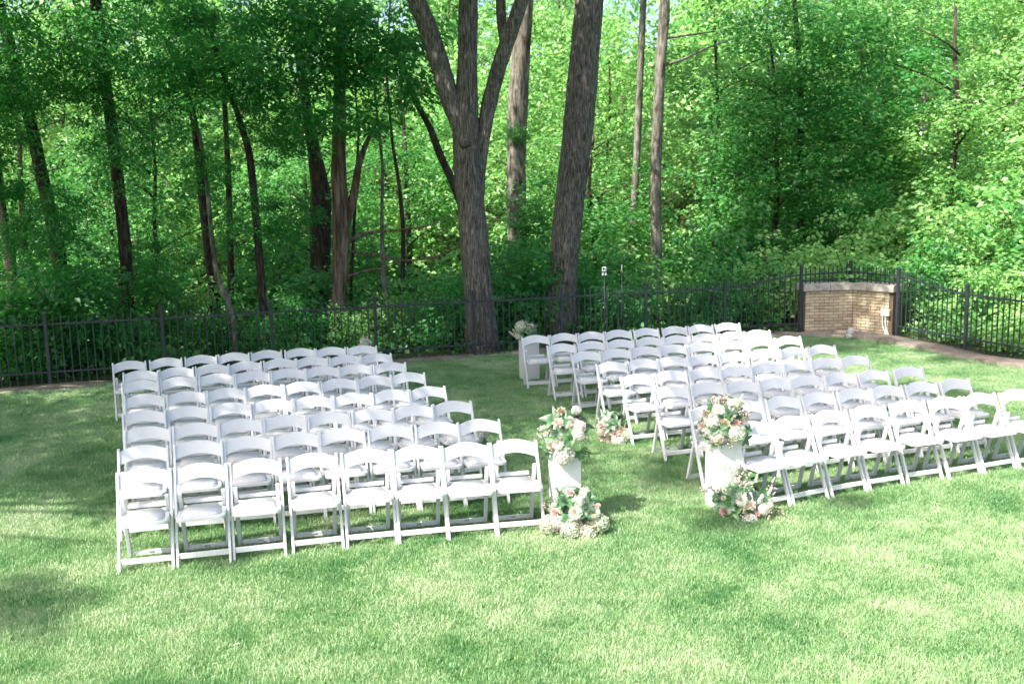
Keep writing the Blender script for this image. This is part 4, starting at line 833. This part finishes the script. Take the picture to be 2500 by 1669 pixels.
def traced(name, label, key, m, n=16, ridge=.1, extra=(), group=None, cat='tree', top=None):
    sl_ = .86 if m in ('bark_brown', 'bark_dead') else 1.0
    P = rooted([(q[0], q[1], q[2], q[3] * sl_) for q in TR[key]]); o = (P[0][0], P[0][1], P[0][2]); t = thing(name, label, cat, o, 0, group)
    limb(t, 'trunk', P + (top or []), o, m, n, ridge, sum(map(ord, key)))
    for k in extra: limb(t, 'limb', [(q[0], q[1], q[2], q[3] * (.7 if k[:2] == 'Eb' else 1)) for q in TR[k]], o, m, max(6, n - 4), ridge, sum(map(ord, k)))
    return t, o
def cw(t, o, kind, v, x, y, z, sc=1.0, rz=0.0, m=None):
    s = sc if hasattr(sc, '__len__') else (sc, sc, sc); return crown(t, kind, v, (x - o[0], y - o[1], z - o[2]), s, rz if kind == 'high' else .45 * math.sin(rz * 2.3), m)

tA, oA = traced('forked_tree', 'large grey tree forking into three heavy limbs behind the fence at the picture centre', 'A', 'bark_grey', 40, .07, ('A_left', 'A_right', 'A_twig'))
cw(tA, oA, 'high', 0, -2.0, 16.9, 11.0, (1.1, .9, 1.1)); cw(tA, oA, 'high', 1, .6, 17.6, 12.2, (.7, .8, 1.0), 1.0)
m_ = MB(); m_.tube([(-0.80, 19.18, 3.90), (-0.80, 19.10, 3.92), (-0.80, 19.07, 3.93)], [.12, .085, .05], 12, 0, True, .3, 3); v_ = m_.mesh('knot', M['bark_grey'], True)
link('knot', v_, tA, (-oA[0], -oA[1], -oA[2]))
tB, oB = traced('tall_straight_tree', 'thick dark straight trunk leaning slightly right, just right of the forked tree', 'B', 'bark_grey', 40, .08)
cw(tB, oB, 'high', 2, 1.2, 19.8, 13.6, (.7, .7, .9), 2.0)
tC, oC = traced('pale_barked_tree', 'pale peeling trunk wrapped in climbing leaves behind the right limb of the forked tree', 'C', 'bark_pale', 20, .16)
for k, (z, s) in enumerate(((1.2, .8), (2.4, .6), (4.4, .35))): cw(tC, oC, 'shrub', k % 3, .25 + .2 * (k % 2), 25.7, z, s, k)
cw(tC, oC, 'high', 3, .5, 27, 12, 1.0, .5)
tD, oD = traced('slender_tree', 'slim mottled grey trunk, left of the two slim trunks right of centre', 'D', 'bark_pale', 12, .1)
tE, oE = traced('slender_tree', 'slim mottled trunk with bare side branches, right of the two slim trunks', 'E', 'bark_pale', 14, .1, ('Eb1', 'Eb2'))
cw(tD, oD, 'high', 1, 3.8, 28, 12.0, (.9, .9, 1.2), .4, 'leaf_sunlit'); cw(tE, oE, 'high', 3, 4.5, 25.5, 12.0, (.9, .9, 1.1), 2.2, 'leaf_sunlit')
tr1, o1 = traced('leaning_tree', 'dark trunk leaning left at the far left of the woods', 'T1', 'bark_brown', 16, .1); cw(tr1, o1, 'high', 0, -10.5, 19.5, 11.0, 1.2, .7, 'leaf_shaded')
tr2, o2 = traced('woodland_tree', 'tall dark trunk with sun patches left of the chairs behind the fence', 'T2', 'bark_brown', 16, .1); cw(tr2, o2, 'high', 2, -7.2, 18.8, 11.5, 1.15, 1.7, 'leaf_shaded')
tr3, o3 = traced('woodland_tree', 'dark twisted trunk behind the pale crooked sapling', 'T3', 'bark_brown', 12, .12)
tr3b, o3b = traced('crooked_sapling', 'thin pale sapling with a sharp kink low on its stem just behind the fence', 'T3b', 'bark_pale', 8, .05)
tr4, o4 = traced('woodland_tree', 'straight dark trunk standing right of the crooked sapling', 'T4', 'bark_brown', 10, .1)
tr5, o5 = traced('woodland_tree', 'slim brown trunk bending left near its top, behind the left back row of chairs', 'T5', 'bark_brown', 12, .08)
tr6, o6 = traced('dead_tree', 'dead tree with bare reddish torn bark and broken side branches', 'T6', 'bark_dead', 22, .22, ('T6b', 'br1', 'br2', 'br3'))
TR['T7'] = TR['T7'][:4] + [(-4.50, 24, 3.9, .21), (-4.62, 24, 4.9, .17), (-4.75, 24, 6.2, .13), (-4.8, 24, 8.2, .10)]
TR['T7'] = [(x, y, z, r * .78) for x, y, z, r in TR['T7']]
tr7, o7 = traced('woodland_tree', 'massive black trunk directly behind the dead tree', 'T7', 'bark_brown', 20, .2)
tr8, o8 = traced('leaning_tree', 'curved thin dark trunk leaning left out of the forked tree', 'T8', 'bark_brown', 10, .1) if False else (None, None)
TR_TOP = 0
P8 = [(-.55, 21.5, -.8, .09), (-.7, 21.5, 1.2, .08)] + TR['T8']; t8 = thing('leaning_tree', 'thin dark curved trunk leaning left behind the forked tree', 'tree', (P8[0][0], 21.5, -.8)); limb(t8, 'trunk', P8, (P8[0][0], 21.5, -.8), 'bark_brown', 10, .1, 8)
P9 = TR['T9'][::-1] + [(-10.9, 22, 4.0, .11), (-11.1, 22, 6.5, .09)]; t9 = thing('woodland_tree', 'dark trunk at the very left edge of the picture', 'tree', (P9[0][0], 22, -.5)); limb(t9, 'trunk', P9, (P9[0][0], 22, -.5), 'bark_brown', 10, .1, 9); cw(t9, (P9[0][0], 22, -.5), 'near', 1, -10.6, 20.5, 5.2, (.8, .8, .8))
for key, lab in (('J', 'thin upright stem standing well behind the fence right of the dead tree'), ('J2', 'thin bare stem touching the right side of the dead tree'), ('J3', 'pale thin stem between the dead tree and the tall fence post')):
    traced('sapling', lab, key, 'bark_brown' if key != 'J3' else 'bark_pale', 7, .05)
tG, oG = traced('pale_barked_tree', 'pale bare trunk showing between leaves above the right end of the brick wall', 'G', 'bark_pale', 12, .1, cat='tree'); cw(tG, oG, 'mid', 1, 12.5, 32.3, 8.2, 1.0, .3, 'leaf_mid')
tF, oF = traced('vine_covered_tree', 'dark tree smothered in hanging vines right of centre', 'F', 'bark_brown', 12, .1)
for k, (x, y, z, s) in enumerate(((7.0, 25.6, 6.8, .95), (8.8, 26.0, 5.4, .95), (6.6, 26.0, 4.0, .75), (9.6, 26.8, 3.0, .7), (8.2, 25.6, 2.6, .6), (9.8, 27, 7.4, .9))): cw(tF, oF, 'mid', k % 4, x, y, z, s, k * 1.3, 'leaf_shaded' if k in (1, 4) else ('leaf_sunlit' if k == 5 else 'leaf_mid'))
tF2, oF2 = traced('forked_sapling', 'thin dark forked stem above the right part of the brick wall', 'F2', 'bark_brown', 8, .08, cat='tree')
tH, oH = traced('slender_tree', 'thin pale curving stem at the upper right edge', 'H', 'bark_pale', 7, .05, cat='tree'); cw(tH, oH, 'far', 1, 17, 35, 8.5, .7, .5)
for nm_, (t_, o_), items in (
    ('T3', (tr3, o3), [('near', 1, -7.6, 21.5, 6.2, (.7, .8, .8))]), ('T3b', (tr3b, o3b), [('near', 2, -6.3, 20.0, 5.3, (.35, .45, .4))]),
    ('T4', (tr4, o4), [('near', 0, -6.4, 22.8, 6.2, (.7, .8, .8))]),
    ('T5', (tr5, o5), [('near', 2, -5.3, 19.4, 5.9, (.85, .8, .85)), ('near', 3, -6.4, 19.3, 4.7, (.45, .5, .4)), ('near', 1, -5.2, 19.8, 2.6, (.32, .4, .35)), ('near', 0, -4.4, 19.3, 4.4, (.4, .4, .35)), ('near', 3, -5.7, 19.5, 3.6, (.32, .3, .3)), ('near', 2, -4.9, 19.5, 5.2, (.45, .4, .4))]),
    ('T7', (tr7, o7), [('near', 3, -4.2, 20.6, 6.3, (1.0, .9, 1.0)), ('near', 0, -2.6, 20.4, 5.4, (.85, .8, .9)), ('near', 1, -3.4, 20.2, 4.6, (.7, .6, .5)), ('near', 2, -4.6, 20.9, 2.6, (.40, .4, .45)), ('near', 0, -4.9, 21.2, 4.1, (.45, .4, .4))]),
    ('T8', (t8, (P8[0][0], 21.5, -.8)), [('near', 2, -2.6, 20.8, 6.2, (.8, .8, .8))]),
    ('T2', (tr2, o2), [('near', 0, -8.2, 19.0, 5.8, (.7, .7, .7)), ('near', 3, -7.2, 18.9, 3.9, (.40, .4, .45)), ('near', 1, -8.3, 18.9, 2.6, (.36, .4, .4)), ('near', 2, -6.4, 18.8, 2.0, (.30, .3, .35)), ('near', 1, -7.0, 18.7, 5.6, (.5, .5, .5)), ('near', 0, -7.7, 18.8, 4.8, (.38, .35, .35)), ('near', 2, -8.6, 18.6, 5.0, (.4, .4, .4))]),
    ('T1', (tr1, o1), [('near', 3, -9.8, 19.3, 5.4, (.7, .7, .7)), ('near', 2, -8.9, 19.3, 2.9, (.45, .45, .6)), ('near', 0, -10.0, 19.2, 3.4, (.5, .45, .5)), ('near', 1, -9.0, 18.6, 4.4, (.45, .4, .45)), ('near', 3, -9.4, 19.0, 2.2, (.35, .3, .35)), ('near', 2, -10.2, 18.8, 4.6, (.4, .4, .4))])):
    for k, (kd, v, x, y, z, s) in enumerate(items): cw(t_, o_, kd, v, x, y, z, s, k * .9 + len(nm_))

BMARKS = [(-420, 'well beyond the left edge'), (-170, 'just beyond the left edge'), (30, 'at the far left edge'), (150, 'behind the leaning left trunk'), (295, 'behind the tall sun patched trunk'), (480, 'behind the crooked sapling'), (600, 'behind the slim bending trunk'), (740, 'behind the dead tree'), (880, 'just right of the dead tree'),
          (1000, 'left of the forked tree'), (1100, 'behind the forked tree'), (1195, 'behind the pale peeling trunk'), (1310, 'behind the thick straight trunk'), (1500, 'behind the two slim trunks'), (1640, 'right of the two slim trunks'),
          (1780, 'under the vine covered tree'), (1960, 'above the brick wall'), (2140, 'above the right fence'), (2300, 'at the far right edge'), (2520, 'just beyond the right edge'), (2800, 'well beyond the right edge')]
# shrubs and saplings along the back of the fence
def shrub(label, x, y, s, v, m, h=None, name='shrub', group=None, stems=3):
    g = float(terrain_z(x, y)); t = thing(name, label, 'shrub', (x, y, g), 0, group); sz = h or s
    crown(t, 'shrub', v, (0, 0, sz * .85), (s, s, sz), .4 * math.sin(v * 1.3 + x), m, 'foliage')
    mb = MB(); r = random.Random(int(x * 31 + y * 17))
    for k in range(stems):
        a = r.uniform(0, 6.28); q = s * .7; mb.tube([(0, 0, -.1), (q * .4 * math.cos(a), q * .4 * math.sin(a), sz * .6), (q * math.cos(a), q * math.sin(a), sz * 1.4)], [.02, .015, .008], 5)
    link('stem', mb.mesh('stem', M['bark_brown'], True), t); return t
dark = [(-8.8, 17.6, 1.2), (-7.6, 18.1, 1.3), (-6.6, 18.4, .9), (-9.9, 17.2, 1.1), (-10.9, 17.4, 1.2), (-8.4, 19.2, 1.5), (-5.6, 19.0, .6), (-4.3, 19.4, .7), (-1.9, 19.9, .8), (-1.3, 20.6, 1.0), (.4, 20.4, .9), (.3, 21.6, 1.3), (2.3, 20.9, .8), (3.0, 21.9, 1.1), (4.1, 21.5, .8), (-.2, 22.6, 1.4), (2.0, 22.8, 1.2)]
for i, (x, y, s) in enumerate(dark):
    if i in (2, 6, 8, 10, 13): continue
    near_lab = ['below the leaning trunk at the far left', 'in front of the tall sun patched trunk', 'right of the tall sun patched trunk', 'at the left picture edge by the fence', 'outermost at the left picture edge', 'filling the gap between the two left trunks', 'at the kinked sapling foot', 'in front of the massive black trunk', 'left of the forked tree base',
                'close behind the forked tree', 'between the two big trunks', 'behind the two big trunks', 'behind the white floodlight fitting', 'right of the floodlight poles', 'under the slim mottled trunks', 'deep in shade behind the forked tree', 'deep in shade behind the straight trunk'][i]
    shrub('dark green shaded shrub ' + near_lab, x, y, s, i % 4, 'leaf_shaded', None, 'shrub', 'dark shrubs behind the fence')
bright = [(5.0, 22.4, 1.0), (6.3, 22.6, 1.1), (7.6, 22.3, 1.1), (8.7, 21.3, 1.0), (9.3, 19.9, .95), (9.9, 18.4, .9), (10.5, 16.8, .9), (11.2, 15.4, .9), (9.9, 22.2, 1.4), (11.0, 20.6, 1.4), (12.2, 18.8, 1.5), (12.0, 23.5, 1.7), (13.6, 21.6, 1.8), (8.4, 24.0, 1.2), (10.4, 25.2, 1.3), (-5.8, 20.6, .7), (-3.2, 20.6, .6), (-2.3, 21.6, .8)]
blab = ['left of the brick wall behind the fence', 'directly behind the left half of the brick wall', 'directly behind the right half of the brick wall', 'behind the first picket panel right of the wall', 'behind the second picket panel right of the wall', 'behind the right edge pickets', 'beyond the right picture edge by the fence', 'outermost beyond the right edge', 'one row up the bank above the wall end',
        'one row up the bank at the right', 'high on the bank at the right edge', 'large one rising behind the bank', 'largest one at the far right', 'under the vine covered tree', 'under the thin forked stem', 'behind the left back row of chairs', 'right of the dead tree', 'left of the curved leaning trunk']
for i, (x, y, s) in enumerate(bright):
    shrub('sunlit light green shrub ' + blab[i], x, y, s, i % 4, 'leaf_sunlit' if i % 3 else 'leaf_mid', s * (1.0 if i < 8 else 1.15), 'shrub', 'sunlit shrubs on the bank')

mid_b = []
rq = random.Random(77)
for i in range(34):
    x = -13.5 + 27 * (i % 17) / 16 + rq.uniform(-.6, .6); y = FL(min(x, 6)) + (5.0 if i < 17 else 8.6) + rq.uniform(-.8, .8) + max(0, x - 6) * .1; mid_b.append((x, y, rq.uniform(1.0, 1.7)))
for i, (x, y, s_) in enumerate(mid_b):
    u = (1250 + 2480 * x / y) * .9396; spot = min(BMARKS, key=lambda q: abs(q[0] - u))[1]
    shrub('%s leafy bush in the %s row of thicket %s' % ('tall' if s_ > 1.35 else 'low', 'front' if i < 17 else 'back', spot), x, y, s_, i % 4, ('leaf_mid', 'leaf_sunlit')[(i * 7 + i // 3) % 2], s_ * rq.uniform(.9, 1.3), 'bush', 'bushes of the thicket')

# ivy and low plants right behind the right-hand fence and over the wood floor
def ground_cover(name, label, pts, leaf, m, seed, kind='stuff'):
    V = leaf_cloud([(x, y, float(terrain_z(x, y)) + z, R_, n) for x, y, z, R_, n in pts], leaf, seed, .9, .35, .8)
    o = thing(name, label, 'plants', me=quads_mesh(name, V.astype(np.float32), 4, LF, M[m])); o['kind'] = kind; return o
r_ = np.random.default_rng(3); pts = []
for i in range(420):
    t = r_.random(); q = r_.random() ** 1.3 * 2.6; x = 7.75 + 2.9 * t + q * .9; y = 20.0 - 6.6 * t + q * .35; pts.append((x, y, .10 + .55 * r_.random() * min(1, q * 1.6 + .35), .22, 26))
for i in range(60): pts.append((6.0 + 1.8 * r_.random(), 20.95 + .9 * r_.random(), .75 + .45 * r_.random(), .2, 26))
ground_cover('ivy', 'bright ivy leaves massed on the bank behind the right hand fence', pts, .10, 'leaf_sunlit', 5)
pts = []
for i in range(2100):
    x = r_.uniform(-16, 16); d = r_.random() ** 1.1 * 17 + .35; y = FL(x) + d + (3 if x > 6 else 0); 
    if d < 4.5 and r_.random() < .55: continue
    pts.append((x, y, .04 + (.16 + 1.0 * min(1, d / 8)) * r_.random(), .42, 15))
ground_cover('undergrowth', 'leafy undergrowth covering the wood floor behind the fence', pts, .13, 'leaf_mid', 6)

# the wood behind: rows of individual trees
def wood_tree(label, x, y, h, kind, v, m, s, group, cz=.62, bark='bark_brown', r0=.12):
    g = float(terrain_z(x, y)) - .1; t = thing('woodland_tree', label, 'tree', (x, y, g), 0, group)
    rr = random.Random(int(x * 100 + y * 7)); mb = MB(); P = [(0, 0, 0)]; R_ = [r0 * 1.3]
    for k in range(1, 7): P.append((P[-1][0] + rr.uniform(-.16, .16) * h / 9, P[-1][1] + rr.uniform(-.16, .16) * h / 9, h * .85 * k / 6)); R_.append(r0 * (1 - .11 * k))
    mb.tube(P, R_, 9, 0, True, .12, int(abs(x * 10)))
    link('trunk', mb.mesh('trunk', M[bark], True), t)
    mb = MB()
    for k in range(7):
        a = rr.uniform(0, 6.28); z0 = h * rr.uniform(.3, .75); L = rr.uniform(1.0, 2.2) * s; b_ = rr.uniform(-.35, .35); mb.tube([(P[3][0], P[3][1], z0)] + [(P[3][0] + L * q * math.cos(a + b_ * q), P[3][1] + L * q * math.sin(a + b_ * q), z0 + L * (q * .75 - q * q * .3) + rr.uniform(-.05, .05)) for q in (.3, .6, 1.0)], [.036, .028, .019, .008], 5)
    link('branches', mb.mesh('branches', M[bark], True), t)
    c_ = crown(t, kind, v, (P[4][0], P[4][1], h * cz), (s * rr.choice((1, .9)), s, s * h / 9.0), rr.uniform(-.5, .5), m); return t
R = random.Random(21)
def zone(x, y): return 'left' if x / y < -.12 else ('middle' if x / y < .16 else 'right')
MARKS = [(-420, 'well beyond the left edge'), (-170, 'just beyond the left edge'), (30, 'at the far left edge'), (150, 'behind the leaning left trunk'), (295, 'behind the tall sun patched trunk'), (470, 'behind the crooked sapling'), (600, 'behind the slim bending trunk'), (740, 'behind the dead tree'), (880, 'just right of the dead tree'),
         (1000, 'left of the forked tree'), (1100, 'behind the forked tree'), (1195, 'behind the pale peeling trunk'), (1310, 'behind the thick straight trunk'), (1410, 'right of the thick straight trunk'), (1500, 'behind the two slim trunks'), (1610, 'right of the two slim trunks'), (1720, 'left of the vine covered tree'),
         (1830, 'behind the vine covered tree'), (1960, 'above the brick wall'), (2080, 'above the wall right end'), (2200, 'above the right fence'), (2310, 'at the far right edge'), (2470, 'just beyond the right edge'), (2700, 'well beyond the right edge')]
def mark(x, y):
    u = (1250 + 2480 * x / y) * .9396; return min(MARKS, key=lambda q: abs(q[0] - u))[1]
n_ = 0
for row, (y0, step, h0, h1) in enumerate(((25.5, 3.5, 6.5, 9), (30.0, 4.4, 7.5, 10))):
    x = -y0 * .60 + row
    while x < y0 * .64:
        xx = x + R.uniform(-.9, .9); yy = y0 + R.uniform(-1.2, 1.2) + (0.20 * max(0, -x)) * 0; h = R.uniform(h0, h1); x += step * R.uniform(.85, 1.2); z_ = zone(xx, yy)
        if row == 0 and (-1.5 < xx < 6.2) and R.random() < .6: continue
        m = {'left': 'leaf_mid', 'middle': 'leaf_mid', 'right': 'leaf_mid'}[z_]
        if z_ == 'right' and (xx / yy > .27 or R.random() < .4): m = 'leaf_sunlit'  # right side takes the paler leaf colour to look sunlit
        if row == 1 and R.random() < .5: m = 'leaf_sunlit'
        wood_tree('leafy tree in the %s row of the nearer wood %s' % (('first', 'second')[row], mark(xx, yy)), xx, yy, h, 'mid', n_ % 4, m, R.uniform(.85, 1.2), 'trees of the nearer wood', cz=R.uniform(.42, .62), r0=R.uniform(.06, .12)); n_ += 1
        if R.random() < .8:
            sx_, sy_ = xx + R.uniform(-1.4, 1.4), yy + R.uniform(-1, 1.5); s_ = R.uniform(1.0, 1.9); t = thing('understory_bush', 'green bush among the trunks %s, %s row' % (mark(sx_, sy_), ('first', 'second')[row]), 'bush', (sx_, sy_, float(terrain_z(sx_, sy_))), 0, 'bushes of the nearer wood', None)
            crown(t, 'shrub', n_ % 4, (0, 0, s_ * .8), (s_, s_, s_), R.uniform(-.5, .5), m, 'foliage')
            mb = MB(); mb.tube([(0, 0, -.1), (.1, 0, s_)], [.03, .015], 5); link('stem', mb.mesh('stem', M['bark_brown']), t)
for row, (y0, step, h0, h1) in enumerate(((36.5, 4.4, 8, 11), (42.0, 4.8, 10, 13), (48.5, 5.6, 11, 14), (56.0, 6.4, 12, 15), (65.0, 7.2, 12, 15))):
    x = -y0 * .58 + row
    while x < y0 * .62:
        xx = x + R.uniform(-1.2, 1.2); yy = y0 + R.uniform(-2, 2); h = R.uniform(h0, h1) ; x += step * R.uniform(.85, 1.15); z_ = zone(xx, yy)
        wood_tree('sunlit green tree on the %s far slope %s' % (('foot of the', 'lower', 'middle', 'upper', 'topmost')[row], mark(xx, yy)), xx, yy, h, 'far', n_ % 4, 'leaf_sunlit', R.uniform(.85, 1.15), 'trees on the far slope', cz=R.uniform(.42, .55), r0=R.uniform(.08, .14), bark='bark_pale' if n_ % 3 == 0 else 'bark_brown'); n_ += 1
V_ = []
for i in range(1500):
    y = R.uniform(34, 75); x = R.uniform(-.62, .64) * y; V_.append((x, y, R.uniform(.1, 1.6), R.uniform(.6, 1.1), 16))
ground_cover('far_undergrowth', 'bright low bushes and saplings covering the far slope under the trees', V_, .26, 'leaf_sunlit', 9)

# trees of the garden to the left of the camera: outside the picture, they throw the dappled shade on the lawn
def shade_tree(label, x, y, crowns, r0=.28):
    top = max(c[2] for c in crowns); t = thing('shade_tree', label, 'tree', (x, y, 0)); mb = MB()
    mb.tube([(0, 0, -.1), (0, 0, .3), (.1, .1, 2.5), (.0, .2, 5), (.2, .1, top)], [r0 * 1.5, r0 * 1.1, r0, r0 * .85, r0 * .3], 16, 0, True, .1, 5); link('trunk', mb.mesh('trunk', M['bark_grey'], True), t)
    for k, (cx_, cy_, cz_, s, v, den) in enumerate(crowns):
        mb = MB(); q = Vector((cx_ - x, cy_ - y, cz_)); mb.tube([(.05, .15, min(4.5, cz_ * .6)), tuple(Vector((0, 0, cz_ * .45)) + (q - Vector((0, 0, cz_ * .45))) * .5 + Vector((0, 0, .4))), tuple(q)], [r0 * .3, r0 * .12, r0 * .04], 8); link('limb', mb.mesh('limb', M['bark_grey'], True), t)
        crown(t, 'high', v, tuple(q), (s, s, s * den), k * 1.1, None)
shade_tree('spreading shade tree on the lawn outside the picture at left', -12.5, 7.5, [(-9.3, 6.6, 8.6, .60, 0, .8), (-13.5, 9.0, 8.0, .85, 1, .9), (-13.0, 4.6, 8.0, .70, 2, .8), (-10.2, 9.2, 9.6, .72, 3, .9), (-12.2, 6.8, 9.0, .62, 1, .9), (-8.0, 5.2, 8.8, .34, 1, .7), (-9.2, 2.6, 8.3, .20, 2, .6), (-7.9, 3.6, 8.5, .12, 1, .6), (-3.6, 4.1, 8.6, .11, 0, .6), (-2.3, 4.6, 8.6, .08, 1, .6), (-7.4, 8.8, 10.5, .80, 2, .9), (-4.8, 9.6, 10.5, .66, 3, .9), (-2.6, 6.9, 9.6, .52, 0, .8), (-1.0, 8.2, 10.0, .46, 1, .8), (-4.0, 5.4, 9.2, .26, 3, .8), (-6.3, 5.9, 8.8, .46, 2, .8), (-0.6, 6.5, 9.5, .24, 2, .8)])
shade_tree('tall shade tree beyond the left picture edge near the fence', -13.5, 13.0, [(-14.5, 13.5, 9.0, .95, 3, 1.0), (-10.5, 12.2, 9.5, .85, 0, .9), (-6.8, 11.8, 10.0, .70, 2, .9), (-11.5, 15.5, 9.0, .9, 1, .9), (-3.6, 12.6, 10.4, .55, 1, .8), (-6.4, 14.9, 10.6, .92, 3, 1.0), (-8.2, 11.0, 10.8, .6, 1, .9), (-1.0, 13.4, 10.6, .5, 0, .7), (1.6, 11.8, 10.4, .36, 2, .7)])
